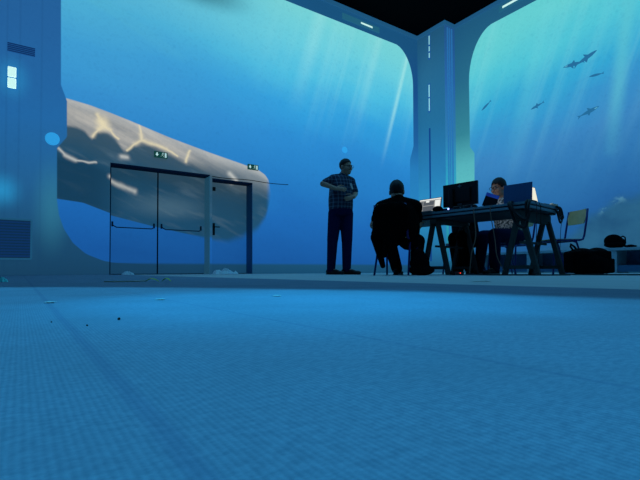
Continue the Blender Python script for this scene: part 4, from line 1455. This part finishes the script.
# black rucksack on the floor between chair and trestle
p = atd(424, 5.15)
rb = empty('rucksack', (p.x, p.y, -0.003), YAW, 'black rucksack on the floor between the man in black and the trestle', 'bag')
fused('bag_body', [('ell', (-0.05, 0, 0.14), (0.115, 0.10, 0.14)), ('ell', (-0.03, 0, 0.06), (0.155, 0.11, 0.062)), ('ell', (-0.06, 0, 0.23), (0.075, 0.07, 0.09))], M_BAG, None, 0, parent=rb)
k = MB(); k.tube([(-0.045, 0, 0.29), (-0.05, 0, 0.33), (-0.02, 0, 0.335), (-0.015, 0, 0.29)], 0.008); k.build('carry_handle', M_BAG, rb)

# --- man with glasses behind the table
D = 6.05
def q3(px, py, y=0.0): return Vector(((px - 500) / FPX * D, y, zat(py, D)))
J = dict(head=q3(499.3, 188.2, 0.0), neck=q3(503, 199, 0.04), shL=q3(495, 205, 0.19), shR=q3(513, 205, -0.12),
         elL=q3(484, 216, 0.05), wrL=q3(480, 212, -0.14), elR=q3(506, 219, -0.28), wrR=q3(494, 212.5, -0.42),
         hipL=q3(507, 237.5, 0.12), hipR=q3(514, 237.5, -0.08), knL=q3(482, 237, -0.05), knR=q3(487, 236.5, -0.28),
         anL=q3(478, 268, -0.04), anR=q3(486, 268, -0.30))
J['anL'].z = J['anR'].z = 0.085
tr_ = [(q3(510, 241.5, 0.02), 0.16, 0.12), (q3(510.5, 237, 0.02), 0.175, 0.135), (q3(509.5, 228, 0.02), 0.17, 0.13), (q3(508, 216, 0.03), 0.175, 0.125), (q3(505.5, 207, 0.035), 0.17, 0.11), (q3(504, 202, 0.04), 0.13, 0.085), (q3(503.2, 199, 0.04), 0.07, 0.065)]
cfg = dict(yaw=R(-56), hyaw=R(-62), hpitch=R(10), torso=tr_, handL=((-0.8, -0.6, -0.05), (0, 0, -1)), handR=((-0.9, -0.4, -0.05), (0, 0, -1)), thumbL=-1, thumbR=1,
           sleeve=1.7, toeL=(-0.83, -0.55, 0), toeR=(-0.83, -0.55, 0), shirt=M_PATTERN, trousers=M_BJEANS, shoe=plain('dark_trainer_cloth', (24, 26, 32), 0.7), glasses=True, crop=0.015, leg=1.15, hs=1.06, hair_s=1.04, back_low=-0.075)
glm = person(atd(500, D, -0.003), 'seated man with glasses and black hair in a pale patterned shirt', J, cfg)
pq = atd(511, 6.12)
c4 = copy_tree(wood_chair); c4.location = (pq.x, pq.y, -0.003); c4.rotation_euler.z = R(-112); c4['label'] = 'blue tube chair under the seated man with glasses'

# --- person hidden behind the monitor
D = 6.35
def q4(px, py, y=0.0): return Vector(((px - 464) / FPX * D, y, zat(py, D)))
J = dict(head=q4(461, 194, -0.02), neck=q4(463.5, 205, 0.04), shL=q4(454, 210, 0.17), shR=q4(472, 210, -0.10),
         elL=q4(447, 222, 0.05), wrL=q4(447.5, 214, -0.14), elR=q4(467, 222, -0.22), wrR=q4(456.5, 214, -0.34),
         hipL=q4(465, 240, 0.10), hipR=q4(470, 240, -0.08), knL=q4(452, 239.5, -0.15), knR=q4(455, 239.5, -0.36),
         anL=q4(454, 268, -0.20), anR=q4(462, 268, -0.34))
J['anL'].z = J['anR'].z = 0.085
tr_ = [(q4(467, 243, 0.02), 0.17, 0.13), (q4(467, 238, 0.02), 0.185, 0.15), (q4(466, 230, 0.02), 0.18, 0.145), (q4(465, 220, 0.03), 0.18, 0.135), (q4(464, 212, 0.035), 0.17, 0.115), (q4(463.5, 208, 0.04), 0.13, 0.09), (q4(463.5, 205, 0.04), 0.07, 0.065)]
cfg = dict(yaw=R(-50), hyaw=R(-50), hpitch=R(8), torso=tr_, handL=((-0.8, -0.6, 0.0), (0, 0, -1)), handR=((-0.8, -0.55, 0.0), (0, 0, -1)), thumbL=-1, thumbR=1,
           sleeve=0.7, toeL=(-0.7, -0.7, 0), toeR=(-0.4, -0.9, 0), shirt=M_DTEE, trousers=M_BTROUS, leg=1.35)
hid = person(atd(464, D, -0.003), 'person in dark clothes seated behind the monitor, only trunk and legs showing', J, cfg)
k = MB(); pp = q4(462.5, 226.0, -0.175); k.box(-0.045, 0.045, -0.006, 0.02, -0.016, 0.016, mat=Matrix.Translation(pp) @ Matrix.Rotation(R(-45), 4, 'Z')); k.build('chest_print', plain('pale_print', (190, 200, 200), 0.8), hid)
pq = atd(464, 6.42)
c5 = copy_tree(wood_chair); c5.location = (pq.x, pq.y, -0.003); c5.rotation_euler.z = R(-115); make_stool(c5, 'blue tube stool under the person behind the monitor')

# ------------------------------------------------------------------ litter on the floor
def sheet(px, py, w_, d_, h_, label, name, mat, cat, seed, rz=0.0, at=None, group=None):
    """crumpled thin sheet with thickness"""
    random.seed(seed)
    n = 9
    k = MB()
    g_ = [[Vector(((i / (n - 1) - 0.5) * w_ * (1 + random.uniform(-.1, .1)), (j_ / (n - 1) - 0.5) * d_ * (1 + random.uniform(-.1, .1)), 0.002 + h_ * random.random() * (math.sin(math.pi * i / (n - 1)) * math.sin(math.pi * j_ / (n - 1))) ** 0.5)) for i in range(n)] for j_ in range(n)]
    for lay, dz in ((0, 0.0), (1, -0.0015)):
        vs = [[k.bm.verts.new(p_ + Vector((0, 0, dz))) for p_ in r_] for r_ in g_]
        for j_ in range(n - 1):
            for i in range(n - 1):
                k.bm.faces.new((vs[j_][i], vs[j_][i + 1], vs[j_ + 1][i + 1], vs[j_ + 1][i]))
    o = k.build(name, mat)
    p = at if at is not None else ground(px, py)
    o.location = (p.x, p.y, 0.0 if p.x < 1.40 else -0.003)
    o.rotation_euler.z = rz
    return tag(o, label, cat, group)


M_PLASTIC = plain('pale_blue_plastic_film', (235, 250, 255), 0.3, emit=None)
def floor_wall(px, y):   # floor point at world Y
    r = ray(px, 270.0); t = y / r.y
    return Vector((r.x * t, y, 0))
sheet(0, 0, 0.50, 0.25, 0.13, 'crumpled pale blue plastic sheet at the foot of the single door', 'plastic_sheet', M_PLASTIC, 'plastic sheet', 4, at=floor_wall(225, 8.2))
sheet(0, 0, 0.20, 0.15, 0.08, 'small crumpled plastic at the foot of the left double door leaf', 'plastic_sheet', M_PLASTIC, 'plastic sheet', 5, at=floor_wall(128, 8.25))
SG = 'scraps on the carpet'
for px, py, w_, lab, sd_ in ((50, 303, 0.020, 'white paper scrap on the carpet, nearest the left edge', 11), (160, 300, 0.020, 'white paper scrap on the carpet below the leaf', 12), (277, 296.3, 0.020, 'white paper scrap on the carpet in front of the standing man', 13)):
    sheet(px, py, w_ * 0.85, w_ * 0.6, 0.0008, lab, 'paper_scrap', M_PAPER, 'paper scrap', sd_, YAW, group=SG)
sheet(481, 281, 0.09, 0.06, 0.006, 'flat pale scrap on the bare floor in front of the table', 'paper_scrap', M_PAPER, 'paper scrap', 14, YAW, group=SG)
sheet(1, 282, 0.06, 0.05, 0.03, 'bright cyan crumpled scrap on the carpet at the left photo edge', 'plastic_scrap', plain('cyan_film', (120, 240, 235), 0.4), 'plastic scrap', 15)
for px, py, r_, lab in ((119, 320, 0.0017, 'dark crumb on the carpet, largest of three'), (87, 326, 0.0010, 'dark crumb on the carpet, middle of three'), (51.5, 322.5, 0.0008, 'dark crumb on the carpet, smallest and leftmost of three')):
    p = ground(px, py)
    t = bmesh.new(); bmesh.ops.create_icosphere(t, subdivisions=2, radius=r_)
    for v in t.verts: v.co *= random.uniform(0.75, 1.1)
    k = MB(); k.absorb(t, 0, Matrix.Translation((p.x, p.y, r_ * 0.8)))
    tag(k.build('crumb', M_DARK), lab, 'crumb', 'dark crumbs on the carpet')
# leaf with a dry stalk
p = ground(152, 282)
lf_ = empty('fallen_leaf', (p.x, p.y, 0.0), YAW, 'green fallen leaf with a long dry stalk on the carpet', 'leaf')
M_LEAF = plain('green_leaf', (190, 225, 60), 0.6)
for cx_, ln, hh in ((0.0, 0.075, 0.016), (0.075, 0.05, 0.018)):
    k = MB()
    n = 8
    top = [Vector((cx_ + (i / n - 0.5) * ln, 0.0, 0.004 + hh * math.sin(math.pi * i / n))) for i in range(n + 1)]
    prev = None
    for i, c_ in enumerate(top):
        wd = 0.018 * math.sin(math.pi * i / n) + 0.001
        row = [k.bm.verts.new(c_ + Vector((0, -wd, -0.003))), k.bm.verts.new(c_), k.bm.verts.new(c_ + Vector((0, wd, -0.003))), k.bm.verts.new(c_ + Vector((0, 0, -0.002)))]
        if prev:
            for a_ in range(4):
                k.bm.faces.new((prev[a_], prev[(a_ + 1) % 4], row[(a_ + 1) % 4], row[a_]))
        prev = row
    k.build('leaf_blade', M_LEAF, lf_)
k = MB(); k.tube([(-0.03, 0, 0.006), (-0.1, 0.004, 0.004), (-0.18, -0.003, 0.003), (-0.25, 0.002, 0.003)], 0.003, 6); k.build('stalk', plain('dry_stalk', (255, 235, 195), 0.7), lf_)
